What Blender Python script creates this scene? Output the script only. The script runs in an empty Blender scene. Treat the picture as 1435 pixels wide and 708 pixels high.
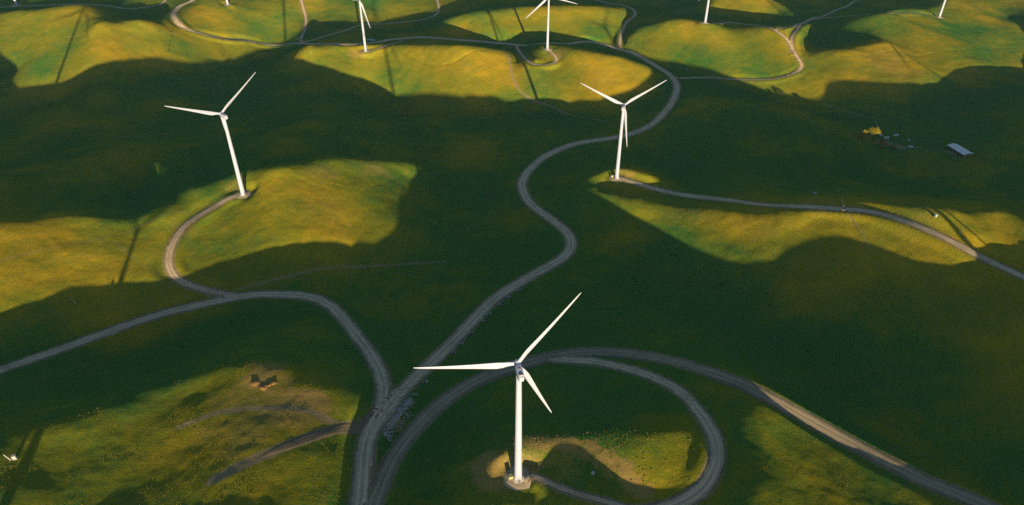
import bpy, math, random
import numpy as np
random.seed(7)
R = math.radians
col = bpy.context.scene.collection
sc = bpy.context.scene

# ------------------------------------------------------------------ camera, sky, sun, exposure
CAM_Z = 440.0
PITCH = 34.5                      # degrees below the horizon
LENS = 24.0
SUN_AZ = -13.5                    # heading in which the shadows fall, degrees from +Y towards +X
SUN_EL = 7.0
cd = bpy.data.cameras.new('camera')
cd.lens = LENS; cd.sensor_width = 36.0; cd.sensor_fit = 'HORIZONTAL'
cd.clip_start = 1.0; cd.clip_end = 30000.0
cam = bpy.data.objects.new('camera', cd); col.objects.link(cam)
cam.location = (0, 0, CAM_Z); cam.rotation_euler = (R(90 - PITCH), 0, 0)
sc.camera = cam

world = bpy.data.worlds.new('World'); sc.world = world; world.use_nodes = True
wn = world.node_tree.nodes; wl = world.node_tree.links; wn.clear()
wo = wn.new('ShaderNodeOutputWorld'); wb = wn.new('ShaderNodeBackground'); sky = wn.new('ShaderNodeTexSky')
sky.sky_type = 'NISHITA'; sky.sun_disc = False
sky.sun_elevation = R(SUN_EL); sky.sun_rotation = R(180 + SUN_AZ)
sky.altitude = 300; sky.air_density = 1.0; sky.dust_density = 0.9; sky.ozone_density = 2.0
wb.inputs['Strength'].default_value = 0.063
wl.new(sky.outputs[0], wb.inputs[0]); wl.new(wb.outputs[0], wo.inputs[0])

sl = bpy.data.lights.new('sun', 'SUN'); sl.energy = 5.0; sl.angle = R(0.5); sl.color = (1.0, 0.74, 0.42)
sun = bpy.data.objects.new('sun', sl); col.objects.link(sun)
sun.location = (0, 0, 900); sun.rotation_euler = (R(90 - SUN_EL), 0, R(-SUN_AZ))

sc.view_settings.view_transform = 'Standard'; sc.view_settings.look = 'None'
sc.view_settings.gamma = 1.0; sc.view_settings.use_curve_mapping = False
sc.view_settings.exposure = 1.2
sc.cycles.max_bounces = 4
sc.cycles.use_denoising = False

# ------------------------------------------------------------------ pixels of the 1435 x 708 photograph to rays
PW, PH = 1435.0, 708.0
PF = LENS / 36.0 * PW
def ray(px, py):
    a = (np.asarray(px, float) - PW / 2) / PF; b = (PH / 2 - np.asarray(py, float)) / PF
    c, s = math.cos(R(PITCH)), math.sin(R(PITCH))
    return np.stack([a, c + b * s, -s + b * c], -1)

# ------------------------------------------------------------------ the hills: elevations in decimetres, every 16 m,
# rows run away from the sun, columns across it
S0, C0, STEP = -320.0, -1184.0, 16.0
ELEV = np.array([[int(v) for v in row.split()] for row in '''
822 833 855 880 896 897 881 858 838 825 821 821 822 828 845 871 897 913 920 923 928 932 930 924 919 915 907 891 871 851 834 822 815 815 827 850 874 894 910 922 927 929 930 934 941 954 970 982 988 991 989 978 955 926 897 870 848 832 820 813 814 828 852 874 888 895 901 907 912 920 935 952 957 940 908 876 856 845 837 832 834 845 862 882 900 914 918 908 887 862 838 819 806 797 790 785 785 790 804 824 849 874 896 910 915 914 914 912 902 886 870 861 857 852 845 840 840 846 853 857 859 860 864 871 874 866 844 815 792 783 789 802 815 828 845 859 862 859 863 875 888 892 887 881 879 887 903 922 935 934 925 919 922 931 934 928 919 913 911 912
830 842 866 894 915 919 906 881 856 836 824 818 817 824 845 876 904 921 926 927 928 928 921 913 911 913 911 901 885 865 845 828 817 814 823 844 867 886 902 914 919 921 924 932 944 958 970 976 978 978 978 969 950 926 900 877 860 847 837 828 827 837 856 875 889 899 907 914 919 927 942 958 963 949 920 892 873 863 856 852 853 859 868 877 888 897 901 891 868 839 811 790 779 776 775 775 775 779 791 813 839 865 886 897 899 897 897 897 892 880 866 853 842 834 829 830 837 848 856 858 856 854 858 866 873 868 851 829 810 800 801 808 819 835 857 875 884 885 888 894 897 891 879 871 873 883 900 919 931 932 926 921 925 934 940 940 938 937 941 945
839 855 881 908 927 933 923 902 875 851 835 827 823 828 847 878 906 923 928 928 928 924 914 904 904 911 916 911 898 878 854 832 816 811 821 843 868 887 902 912 916 915 918 928 943 956 963 963 959 958 956 948 932 913 893 875 864 855 846 838 836 844 857 871 883 895 906 914 919 927 940 951 953 942 921 900 886 879 873 869 868 870 872 873 876 881 880 867 841 809 778 758 750 753 759 764 766 769 778 799 827 854 872 878 875 872 875 880 881 876 866 850 833 823 823 830 843 858 866 864 857 850 852 860 870 872 863 847 831 820 815 816 824 842 868 892 906 910 911 910 905 891 874 863 864 874 889 905 918 923 923 923 927 934 940 944 949 955 963 971
851 872 898 921 934 938 931 914 891 869 854 847 844 846 859 882 905 920 925 924 923 917 907 898 900 911 920 920 910 889 860 832 810 802 814 840 868 888 904 915 920 920 922 930 942 951 953 947 939 933 928 918 905 892 879 869 862 856 848 842 841 848 858 867 879 893 905 914 921 929 939 945 942 932 916 903 894 888 884 881 879 877 872 867 865 864 857 838 809 775 747 730 728 735 746 755 759 761 768 788 817 846 861 863 857 854 858 866 873 876 869 852 833 822 825 837 854 868 874 868 857 848 847 855 867 873 871 861 850 839 831 827 829 844 871 898 915 919 917 913 906 891 873 861 860 868 881 893 904 911 918 924 929 934 940 946 954 964 975 984
862 887 913 931 940 939 931 918 903 887 878 875 875 874 878 887 901 912 916 914 909 903 896 891 896 908 919 922 914 894 863 829 801 789 799 828 860 886 907 923 931 935 938 943 948 949 945 935 921 910 900 890 880 873 867 862 858 853 846 842 845 853 861 870 882 896 909 917 925 935 943 947 942 930 917 906 899 896 896 896 893 886 875 865 856 845 829 805 776 747 726 717 718 726 737 748 755 758 766 785 815 843 858 859 853 850 853 859 868 877 876 859 838 827 831 845 863 875 876 867 854 846 847 855 866 874 876 872 865 859 852 844 840 848 870 895 910 913 908 903 897 888 875 864 863 871 881 890 895 899 908 919 928 934 939 946 955 965 976 984
871 896 920 936 942 940 932 922 911 902 898 900 902 898 892 888 891 898 901 897 889 883 880 881 887 897 905 909 905 888 859 823 791 773 780 809 846 880 909 930 943 951 956 959 956 950 941 927 908 891 879 870 865 862 861 860 856 851 845 844 849 858 868 878 889 902 914 922 930 941 950 954 950 938 924 912 904 903 907 912 910 899 884 868 850 828 801 774 749 729 719 716 719 725 735 748 759 767 776 794 821 848 863 866 863 860 859 860 868 879 881 866 844 833 839 854 869 877 874 864 854 850 853 862 872 880 882 882 880 879 876 867 857 857 869 887 898 898 890 884 882 880 875 869 870 879 888 892 890 887 893 906 921 930 937 943 950 958 965 971
877 899 921 936 942 941 937 930 920 911 908 910 910 901 887 876 874 877 879 875 868 862 861 865 870 875 879 882 881 869 845 813 781 762 767 795 835 874 908 933 949 959 966 966 958 946 933 917 898 880 868 861 857 857 859 860 856 851 846 846 852 864 876 885 894 906 917 927 937 948 957 961 957 945 928 912 903 903 910 918 915 904 888 870 846 814 780 752 734 724 722 725 728 732 743 760 778 790 799 812 834 858 874 878 876 873 868 866 871 881 883 869 850 842 850 864 874 877 873 867 863 864 869 879 888 894 896 897 898 899 896 887 873 867 872 881 886 880 870 863 864 868 870 871 876 887 896 896 888 878 878 891 908 923 931 936 940 943 946 950
880 900 919 932 941 945 946 940 927 914 907 904 897 881 862 851 850 853 855 852 847 842 842 845 848 848 848 849 850 842 825 801 776 761 765 790 827 866 901 927 945 958 966 964 951 934 920 907 890 873 861 853 848 849 853 855 853 849 846 846 854 867 880 888 894 903 917 932 947 958 963 963 955 940 921 904 894 895 902 908 904 893 880 863 837 802 768 745 734 731 733 738 744 750 764 785 809 824 830 836 851 871 885 889 886 882 878 877 880 886 883 869 854 852 862 874 880 879 876 876 881 887 894 903 911 916 919 920 920 917 909 896 881 873 874 878 877 867 854 848 850 858 864 870 879 891 901 901 891 878 873 881 898 914 924 928 928 926 925 925
881 898 916 929 940 948 952 947 933 915 901 890 873 848 828 822 826 832 836 835 830 824 822 826 828 826 824 825 826 822 811 795 778 767 770 789 820 855 887 914 936 952 960 957 942 923 910 899 885 868 854 842 834 832 837 841 842 842 842 845 853 866 878 884 887 894 909 930 951 962 962 953 939 921 902 887 880 881 886 889 883 872 862 849 826 795 766 749 745 746 749 757 766 778 795 818 843 859 862 862 869 883 893 894 891 887 886 888 893 894 886 870 859 861 872 883 887 884 882 887 899 911 921 928 935 940 945 947 944 935 921 902 885 875 874 876 871 861 849 842 845 852 859 866 876 888 900 904 899 886 878 882 894 909 919 921 918 912 906 901
876 892 909 924 936 945 951 948 936 919 900 878 851 821 800 797 807 817 822 821 815 806 803 808 812 812 811 815 821 822 815 803 791 782 782 794 816 843 870 897 922 942 952 949 935 919 907 898 884 865 846 829 816 812 816 823 829 834 839 845 855 866 875 877 876 880 895 919 942 951 944 928 911 894 879 869 865 866 868 867 861 852 844 836 821 796 774 763 762 765 771 781 795 811 830 852 874 889 892 888 889 894 898 897 893 890 890 895 901 898 885 870 861 864 875 886 891 889 888 896 911 927 939 946 952 957 963 966 962 952 935 914 894 880 875 873 869 860 851 846 846 850 856 862 869 879 891 902 903 895 887 888 897 909 916 917 911 901 890 880
869 883 899 915 928 936 941 941 936 924 903 875 841 808 786 784 793 803 808 804 794 784 782 789 798 803 809 819 831 838 836 826 815 805 801 804 816 832 852 876 904 927 938 938 929 918 910 901 886 865 843 822 805 798 801 810 821 831 841 852 863 874 878 875 868 867 879 900 918 922 910 893 879 867 857 852 851 851 851 849 844 839 836 833 824 808 791 784 784 787 794 809 827 846 863 882 901 914 917 912 907 906 903 899 894 890 889 892 893 887 874 861 857 861 871 882 889 891 892 900 916 933 946 953 958 964 970 972 970 962 948 929 909 891 880 873 868 862 857 852 849 850 855 859 863 869 881 895 902 899 894 895 902 912 918 915 904 889 874 863
867 876 890 907 919 926 929 931 931 924 905 876 840 806 785 780 785 788 785 776 763 754 755 768 786 802 816 833 851 864 866 858 847 836 826 820 818 822 834 855 883 907 919 921 918 913 908 899 883 864 843 822 804 795 797 808 822 837 851 865 879 890 891 883 869 862 867 880 889 885 872 857 847 840 835 834 836 837 837 837 836 835 836 837 833 824 815 810 809 811 820 836 856 876 893 909 926 937 937 930 922 915 908 900 894 888 883 879 875 866 855 849 849 854 861 872 882 888 892 900 915 932 946 955 961 967 971 972 969 962 952 938 921 903 887 874 866 862 860 856 851 849 851 856 860 864 875 890 901 903 900 900 906 916 921 916 899 878 860 848
876 879 888 903 916 921 922 921 921 916 900 873 839 808 789 781 779 772 760 743 729 723 731 752 779 806 829 850 872 890 897 891 880 867 852 836 822 815 820 839 864 884 894 896 898 899 896 886 871 854 839 824 809 800 800 811 827 844 862 880 897 909 909 898 881 868 865 865 862 852 838 827 818 812 811 815 820 824 827 830 833 834 837 840 841 839 838 837 837 839 845 859 880 900 917 932 948 956 952 941 930 921 911 903 897 889 879 869 860 849 842 841 845 848 852 861 874 884 890 896 909 928 945 958 966 972 974 971 964 955 947 938 926 910 890 872 860 855 853 850 844 841 843 849 855 861 873 890 904 909 907 905 908 917 923 916 896 870 848 836
893 891 895 906 917 921 919 914 909 903 890 866 837 811 795 785 776 760 739 719 705 703 717 745 781 816 844 867 889 910 920 919 911 896 875 850 828 814 816 831 851 865 869 870 874 878 877 867 852 839 830 823 814 806 804 811 825 845 866 888 909 923 926 915 898 883 872 863 849 832 816 803 793 787 788 796 806 814 819 825 829 834 838 842 846 852 858 861 863 864 867 878 896 916 933 948 962 967 961 948 937 928 919 911 904 895 883 870 858 848 843 845 847 847 848 857 869 879 883 888 901 922 944 961 972 977 976 969 957 946 937 930 924 910 889 866 849 841 837 834 829 827 831 840 849 859 874 895 912 919 915 908 907 914 920 914 892 864 841 827
909 906 907 914 922 925 920 910 900 892 881 863 840 818 803 791 775 752 728 708 698 699 717 750 791 829 858 880 902 923 935 939 935 922 898 868 839 822 820 831 846 854 855 855 858 861 859 850 837 826 821 819 815 809 805 807 818 838 862 887 912 930 935 926 911 895 884 871 851 827 805 787 774 767 771 782 797 809 818 824 830 836 842 846 854 865 875 881 884 884 884 890 905 924 942 958 969 973 968 958 950 942 932 921 911 900 888 878 868 860 855 856 855 852 853 861 871 876 876 879 892 914 939 960 974 980 976 964 949 936 927 921 917 906 885 859 837 823 816 813 812 814 821 833 846 860 879 902 921 927 921 910 906 911 916 910 889 862 839 823
921 919 919 925 932 932 924 911 899 890 882 869 849 830 815 800 778 752 728 712 707 712 732 767 810 849 875 894 913 932 945 951 952 943 921 890 859 837 829 835 846 853 857 859 860 857 850 841 832 825 821 820 819 815 810 808 815 832 857 883 907 926 933 926 911 898 890 880 860 833 805 781 763 756 760 775 794 811 824 833 841 848 853 858 868 882 896 904 907 905 902 903 912 929 949 966 977 981 978 973 968 958 943 925 909 897 889 885 881 873 867 865 862 860 862 871 878 878 874 874 887 907 931 955 974 981 974 959 941 928 919 914 910 900 879 851 826 807 798 796 798 804 816 832 849 866 886 909 926 931 924 914 912 917 919 910 889 863 839 821
934 930 930 936 943 942 933 919 906 898 892 881 863 845 831 814 791 764 742 731 730 739 760 793 833 870 894 911 926 941 951 958 962 958 942 914 883 858 843 841 848 859 870 877 877 866 852 843 837 832 829 829 830 829 824 820 823 837 858 881 901 917 922 916 902 891 887 882 867 842 814 787 767 757 760 774 796 818 836 850 860 868 874 880 892 908 923 935 940 939 932 925 927 939 959 979 992 996 995 991 983 967 943 918 898 886 884 886 885 877 869 864 862 862 867 877 883 881 875 876 886 904 925 949 970 978 970 953 936 924 917 911 904 891 868 840 813 793 783 783 789 799 814 834 854 873 893 912 926 930 928 926 929 933 931 917 893 865 838 816
950 942 939 943 948 948 940 928 915 908 903 893 877 862 849 835 813 788 769 762 764 775 793 820 854 886 910 927 940 950 956 961 966 966 955 934 909 884 865 855 856 867 883 895 895 879 860 849 845 841 839 841 846 849 847 840 838 847 865 884 898 908 910 902 890 881 879 879 870 853 832 809 788 775 773 784 803 826 848 868 883 894 903 912 926 943 960 975 986 986 975 961 954 962 981 1001 1012 1015 1012 1004 989 965 935 907 887 878 878 882 880 870 858 853 854 857 862 871 877 876 873 875 887 903 921 941 961 969 963 948 933 923 917 911 898 877 850 820 794 777 770 774 783 797 816 840 863 882 899 914 925 931 935 942 949 952 944 925 900 870 839 813
964 950 941 939 941 942 939 930 920 912 907 899 887 875 866 854 836 816 800 795 798 809 824 844 868 895 918 937 948 953 956 960 966 968 962 949 932 914 896 881 874 877 889 900 899 882 864 853 848 844 843 849 859 867 865 856 849 854 871 889 900 905 903 893 881 873 875 879 878 870 858 841 823 807 799 802 815 835 858 883 906 925 939 952 967 984 1001 1020 1034 1036 1022 1004 994 1000 1015 1029 1033 1030 1022 1010 989 962 932 907 889 881 878 877 870 856 843 838 840 845 849 855 859 859 859 866 880 895 910 928 947 957 954 943 931 923 916 906 886 857 824 795 774 763 761 768 782 800 824 852 876 894 907 918 926 934 944 955 964 963 951 932 908 879 848 821
970 952 934 924 921 924 927 923 915 908 904 900 893 886 880 870 855 839 827 823 826 834 845 859 877 898 920 937 945 946 947 953 961 965 964 959 952 941 927 910 895 886 887 890 886 872 857 848 843 838 838 847 862 873 873 861 850 853 870 890 904 907 902 891 878 873 879 889 894 894 889 878 863 846 832 828 835 851 874 901 930 958 980 997 1013 1029 1046 1064 1077 1077 1064 1047 1039 1043 1054 1058 1051 1038 1026 1011 991 967 941 919 903 892 883 872 857 841 829 825 827 832 835 835 836 836 838 846 861 877 893 912 932 944 946 938 929 920 911 895 867 832 797 773 761 757 760 770 785 806 834 865 889 904 913 920 927 937 950 964 971 968 955 938 917 891 864 839
968 949 926 909 903 906 910 909 903 898 899 901 901 899 894 883 869 855 848 846 847 850 856 868 883 901 919 932 935 931 931 938 950 959 964 965 963 956 945 929 909 891 880 875 866 852 839 832 828 825 827 840 858 872 873 860 846 846 863 886 904 912 908 896 885 882 892 907 918 922 921 916 906 890 874 866 869 884 905 931 962 994 1022 1043 1061 1076 1091 1104 1112 1109 1097 1084 1079 1084 1090 1086 1071 1051 1034 1020 1003 981 957 936 919 904 888 867 846 828 818 814 817 822 824 821 818 816 817 823 836 852 873 898 922 937 940 935 926 917 904 883 849 809 776 759 757 761 767 778 793 816 844 874 897 909 914 919 927 939 955 969 975 971 957 941 924 903 880 859
961 944 923 905 897 896 897 892 885 883 891 902 910 912 906 892 877 867 864 866 866 863 864 873 889 904 918 926 925 919 917 924 938 952 962 966 963 956 945 930 909 888 872 861 847 831 817 811 810 812 818 833 855 872 875 861 844 839 853 878 902 917 920 912 903 903 915 932 944 951 954 956 952 941 926 917 920 934 954 977 1006 1037 1066 1090 1109 1125 1137 1144 1146 1140 1130 1120 1116 1119 1122 1116 1100 1079 1060 1046 1029 1006 979 954 934 915 892 864 838 819 809 805 808 815 818 816 811 807 805 808 816 833 859 891 918 933 937 932 925 914 899 874 836 795 765 756 762 771 778 786 801 824 851 879 898 908 912 918 928 943 958 970 974 968 955 941 928 912 894 876
952 937 921 906 897 892 886 874 864 864 878 898 914 920 912 896 882 877 882 888 889 882 879 886 900 911 919 923 922 916 912 916 929 945 957 961 956 946 933 919 902 881 863 847 830 813 800 795 797 805 816 834 857 878 882 868 848 838 847 872 901 923 933 932 930 934 947 962 974 981 989 998 1002 997 985 976 980 995 1015 1038 1064 1092 1120 1144 1163 1178 1188 1192 1188 1181 1171 1162 1156 1155 1155 1150 1137 1119 1102 1088 1069 1042 1009 979 953 928 899 865 836 815 804 799 802 811 818 818 814 810 807 806 810 825 853 886 914 930 934 932 925 912 893 866 830 792 767 762 772 783 788 794 807 827 852 876 894 904 910 919 932 945 955 961 962 957 947 938 930 919 904 888
942 929 916 906 897 888 875 859 846 844 859 884 907 918 911 897 890 894 904 914 916 910 906 911 920 924 924 924 922 918 912 912 923 938 950 953 946 934 921 908 893 873 851 830 812 799 790 788 793 805 821 841 866 887 893 879 858 846 853 875 903 928 945 953 960 970 984 997 1008 1019 1032 1046 1056 1056 1045 1037 1040 1056 1079 1104 1130 1156 1183 1207 1226 1240 1248 1249 1244 1234 1223 1212 1203 1199 1196 1191 1180 1165 1150 1135 1115 1087 1052 1017 984 949 910 872 840 819 805 799 801 810 819 823 822 820 818 816 816 827 851 883 908 923 928 929 923 908 886 859 828 799 779 777 787 798 802 805 814 828 846 866 883 897 908 920 932 940 942 940 937 935 932 931 928 921 909 894
931 921 914 908 899 885 869 851 835 828 840 865 892 907 908 904 909 920 931 939 939 935 933 938 942 939 932 926 923 917 909 909 918 933 943 943 936 923 910 899 885 864 837 811 794 786 783 784 792 808 828 851 875 895 900 889 871 862 868 887 911 935 956 973 990 1008 1024 1038 1051 1068 1087 1104 1115 1116 1107 1098 1102 1118 1143 1171 1197 1224 1250 1276 1294 1306 1311 1311 1304 1291 1275 1261 1253 1248 1245 1239 1229 1215 1199 1181 1161 1134 1100 1063 1023 978 930 886 852 828 813 805 807 815 825 831 831 829 827 824 823 830 851 877 898 910 915 917 914 900 877 852 830 812 799 798 808 819 822 822 825 830 839 851 867 884 901 914 923 925 919 909 903 902 907 913 918 916 907 895
921 917 917 916 905 887 867 849 831 819 824 844 871 891 904 917 935 951 959 958 953 948 948 953 955 948 938 928 921 911 903 903 914 928 935 933 924 911 900 890 876 852 820 792 776 771 772 775 785 805 829 854 877 895 900 894 884 881 889 907 928 951 975 1001 1025 1046 1065 1081 1100 1123 1147 1165 1175 1175 1168 1162 1166 1182 1207 1236 1263 1290 1317 1344 1363 1371 1372 1368 1357 1339 1317 1300 1293 1294 1295 1292 1282 1268 1250 1229 1206 1180 1147 1108 1062 1010 956 908 869 843 826 819 820 827 837 844 844 838 830 823 820 827 845 868 886 894 897 898 897 888 868 849 836 828 822 823 831 842 847 845 840 835 833 838 849 867 885 899 905 902 891 875 863 862 871 884 896 902 901 894
911 913 921 924 912 890 866 846 827 812 811 826 849 873 899 929 960 979 980 969 956 948 949 953 954 947 937 927 916 904 895 897 907 919 924 921 912 902 893 884 869 841 805 775 760 757 758 762 774 797 825 852 875 891 899 901 900 904 918 937 959 983 1011 1039 1063 1084 1103 1122 1145 1173 1199 1218 1227 1229 1227 1226 1232 1247 1269 1295 1323 1351 1383 1413 1431 1434 1427 1416 1398 1373 1345 1326 1322 1330 1341 1344 1338 1323 1303 1280 1254 1224 1189 1146 1095 1039 983 932 889 859 841 836 838 847 858 865 862 849 831 817 810 817 836 859 877 884 882 881 881 876 863 849 844 844 845 845 851 863 871 870 860 847 836 831 836 849 864 875 879 875 862 841 825 822 832 849 868 884 892 892
902 905 916 920 909 885 860 838 819 804 802 813 834 862 897 936 973 993 991 972 952 940 939 942 941 937 930 922 911 898 889 890 897 906 910 909 904 897 891 881 863 832 795 766 751 748 749 754 769 795 825 854 878 897 910 919 926 936 953 975 1000 1028 1057 1083 1103 1118 1135 1155 1180 1209 1235 1253 1264 1270 1274 1280 1290 1303 1321 1346 1375 1409 1448 1483 1499 1495 1478 1454 1425 1394 1366 1347 1345 1358 1378 1392 1392 1378 1357 1332 1303 1268 1228 1179 1125 1067 1010 957 911 879 860 855 859 869 882 890 884 863 836 814 804 809 829 855 876 884 880 874 871 867 858 849 849 856 861 862 867 879 891 893 884 869 852 837 832 837 846 852 853 849 835 814 795 790 799 817 841 864 882 890
893 894 901 903 895 875 853 832 814 802 803 815 836 866 902 941 975 993 990 969 944 930 927 929 930 928 924 918 908 896 887 886 889 892 894 896 897 895 889 878 857 826 793 766 752 748 751 761 780 805 835 865 892 914 932 947 960 973 990 1013 1042 1074 1103 1126 1139 1149 1162 1181 1207 1234 1258 1274 1285 1296 1306 1318 1330 1340 1358 1392 1432 1469 1512 1549 1562 1551 1521 1482 1439 1401 1374 1360 1355 1363 1391 1425 1442 1435 1414 1384 1351 1313 1270 1218 1160 1100 1041 988 943 910 889 880 882 891 905 914 905 879 848 822 810 813 830 855 877 887 883 872 863 858 852 846 848 856 864 868 873 886 901 910 907 894 874 853 838 834 836 837 837 832 819 799 780 772 779 797 821 848 871 885
886 883 885 885 880 869 855 839 824 816 820 835 856 884 915 945 971 985 981 961 937 922 919 923 927 928 926 919 908 896 888 885 883 880 878 879 884 887 883 872 851 823 796 775 763 760 766 780 801 825 851 881 909 933 953 973 991 1007 1024 1048 1080 1115 1144 1165 1176 1183 1193 1211 1235 1260 1279 1291 1303 1315 1327 1340 1350 1354 1387 1455 1501 1512 1535 1575 1599 1582 1542 1492 1435 1388 1365 1354 1331 1319 1357 1420 1467 1483 1470 1437 1398 1359 1316 1265 1205 1140 1079 1028 988 955 930 915 911 919 932 938 926 897 865 839 826 825 837 856 876 886 882 868 855 849 846 841 839 845 854 862 872 886 904 917 921 912 892 867 847 839 838 837 836 832 820 800 780 770 774 791 814 840 861 877
881 878 877 876 874 871 866 858 848 843 849 864 884 907 930 950 965 974 971 954 931 916 914 922 931 935 931 922 908 893 884 879 874 866 858 858 865 872 874 866 848 824 802 787 780 779 788 805 827 849 871 898 925 948 971 994 1017 1038 1059 1086 1120 1155 1184 1203 1216 1224 1234 1252 1275 1296 1308 1315 1331 1347 1350 1360 1361 1345 1391 1493 1523 1487 1485 1544 1600 1585 1535 1484 1422 1370 1352 1335 1286 1256 1300 1379 1448 1498 1509 1482 1441 1403 1364 1316 1254 1186 1122 1073 1037 1006 978 958 950 955 965 967 950 918 883 857 842 838 844 858 873 883 880 866 853 847 844 838 831 831 838 850 866 885 903 916 920 914 895 872 856 849 847 848 849 847 838 819 797 783 784 797 816 835 851 864
877 876 878 879 879 880 881 879 872 868 873 888 905 923 939 951 959 964 962 949 929 914 913 923 933 936 931 918 901 882 868 861 855 845 835 833 841 855 865 864 850 828 810 802 801 805 815 833 854 874 895 918 942 965 990 1018 1045 1072 1099 1132 1167 1199 1225 1244 1258 1269 1283 1305 1329 1347 1350 1350 1375 1396 1384 1392 1387 1326 1348 1443 1457 1430 1445 1513 1586 1578 1524 1473 1410 1360 1340 1305 1239 1212 1257 1327 1396 1467 1511 1507 1473 1438 1406 1363 1302 1233 1168 1120 1085 1054 1024 1003 995 997 1001 996 974 939 901 872 853 845 850 862 877 888 887 875 861 853 848 839 829 824 829 844 866 887 904 912 912 904 888 872 863 861 861 863 868 870 864 846 824 808 805 811 821 831 840 851
873 876 883 888 890 892 895 895 889 883 888 901 915 927 939 947 953 957 957 948 932 919 916 922 928 928 920 906 887 865 847 836 829 820 811 809 819 838 857 865 856 837 824 822 827 835 847 864 884 903 924 946 968 990 1019 1052 1085 1116 1149 1186 1221 1248 1269 1285 1299 1311 1330 1360 1391 1409 1404 1389 1407 1423 1392 1405 1421 1344 1338 1403 1411 1430 1472 1508 1555 1562 1518 1461 1398 1352 1320 1258 1189 1174 1217 1275 1337 1409 1474 1500 1487 1463 1438 1401 1345 1279 1218 1170 1132 1097 1067 1048 1040 1039 1034 1020 994 958 920 887 864 854 860 876 894 906 906 894 878 866 856 846 836 831 835 849 872 895 909 912 905 893 880 871 870 873 875 879 886 893 890 875 855 838 828 824 823 826 831 840
872 878 888 897 902 903 904 903 896 891 894 905 915 923 931 938 944 951 954 949 938 927 923 921 920 916 907 892 872 850 830 817 808 801 793 792 804 827 852 867 865 852 842 845 855 868 882 898 915 935 957 980 1001 1024 1055 1094 1132 1166 1202 1241 1275 1298 1315 1327 1335 1340 1357 1394 1432 1453 1444 1410 1396 1384 1336 1351 1403 1354 1332 1390 1419 1452 1493 1510 1523 1539 1514 1449 1387 1340 1286 1212 1150 1136 1165 1218 1280 1349 1419 1471 1488 1480 1463 1433 1384 1324 1268 1222 1180 1142 1111 1093 1084 1077 1063 1040 1010 976 942 910 886 876 883 901 921 933 931 916 896 878 865 855 849 847 850 861 881 903 915 914 902 887 875 872 875 880 884 891 902 913 914 902 883 864 848 833 824 823 827 835
871 878 889 900 907 908 907 904 898 893 895 904 911 915 918 923 932 941 948 947 940 933 927 921 913 906 897 882 861 838 818 806 799 793 789 791 803 825 851 868 872 866 862 867 880 898 915 930 946 966 991 1017 1039 1062 1094 1136 1177 1213 1250 1289 1323 1345 1355 1357 1351 1343 1352 1386 1427 1451 1444 1405 1363 1319 1265 1276 1349 1336 1305 1368 1438 1469 1499 1513 1502 1517 1511 1447 1382 1317 1241 1174 1124 1100 1112 1159 1224 1291 1361 1427 1473 1490 1491 1472 1428 1372 1318 1270 1226 1187 1157 1138 1126 1112 1089 1059 1026 996 970 945 926 917 921 936 952 960 955 937 913 891 875 865 860 860 863 871 887 905 915 913 900 884 874 873 877 883 890 900 915 930 934 924 906 886 863 841 826 822 826 835
867 874 884 896 904 908 907 903 896 890 892 898 903 904 903 905 914 927 936 938 935 931 927 920 909 900 889 871 848 824 806 798 797 797 797 802 814 830 848 864 873 875 876 883 900 923 945 962 977 996 1023 1053 1078 1100 1132 1175 1217 1255 1292 1332 1367 1383 1378 1358 1335 1322 1330 1362 1405 1433 1431 1400 1349 1287 1230 1225 1295 1351 1366 1400 1438 1454 1467 1463 1444 1467 1483 1434 1362 1277 1197 1141 1095 1062 1065 1105 1167 1235 1303 1373 1436 1486 1519 1521 1479 1417 1360 1309 1264 1226 1199 1180 1164 1144 1116 1080 1046 1021 1003 988 976 970 971 977 983 984 975 957 933 909 890 876 868 866 868 873 884 897 906 905 895 883 876 876 880 886 894 906 922 937 944 938 922 902 877 851 833 829 832 841
859 864 873 885 895 901 902 898 892 886 884 888 891 889 885 885 893 907 919 925 925 924 924 918 906 893 878 857 831 807 793 792 799 805 809 816 824 832 840 851 864 874 881 891 911 942 972 992 1005 1022 1047 1079 1107 1134 1167 1210 1254 1292 1331 1373 1405 1408 1382 1343 1311 1302 1318 1353 1397 1425 1423 1395 1338 1264 1207 1181 1211 1290 1352 1363 1359 1372 1385 1378 1370 1401 1433 1400 1317 1232 1166 1112 1060 1025 1026 1061 1118 1184 1249 1315 1384 1455 1522 1551 1516 1451 1391 1340 1294 1258 1234 1215 1196 1175 1145 1109 1076 1053 1041 1032 1027 1025 1023 1021 1015 1008 997 981 960 936 913 891 875 868 866 866 871 881 890 893 888 882 879 883 889 895 901 910 920 932 940 939 929 913 891 867 850 844 846 856
850 855 863 873 883 889 891 889 884 879 877 877 877 873 866 864 872 887 902 912 915 919 922 918 906 888 867 843 816 793 783 788 801 812 819 824 828 827 826 831 845 860 872 886 912 949 986 1013 1028 1043 1065 1094 1126 1158 1196 1241 1286 1326 1368 1409 1428 1413 1378 1337 1302 1291 1309 1346 1389 1416 1415 1386 1323 1246 1192 1164 1162 1202 1256 1279 1288 1309 1324 1323 1324 1351 1381 1350 1267 1195 1140 1081 1024 992 995 1028 1081 1142 1204 1267 1332 1402 1477 1525 1514 1469 1419 1368 1321 1285 1260 1239 1222 1203 1177 1144 1113 1094 1083 1078 1076 1077 1075 1065 1050 1035 1021 1006 987 962 932 903 880 867 859 853 853 862 875 884 886 884 886 893 902 908 911 913 916 922 928 931 927 917 902 884 871 867 868 879
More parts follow.
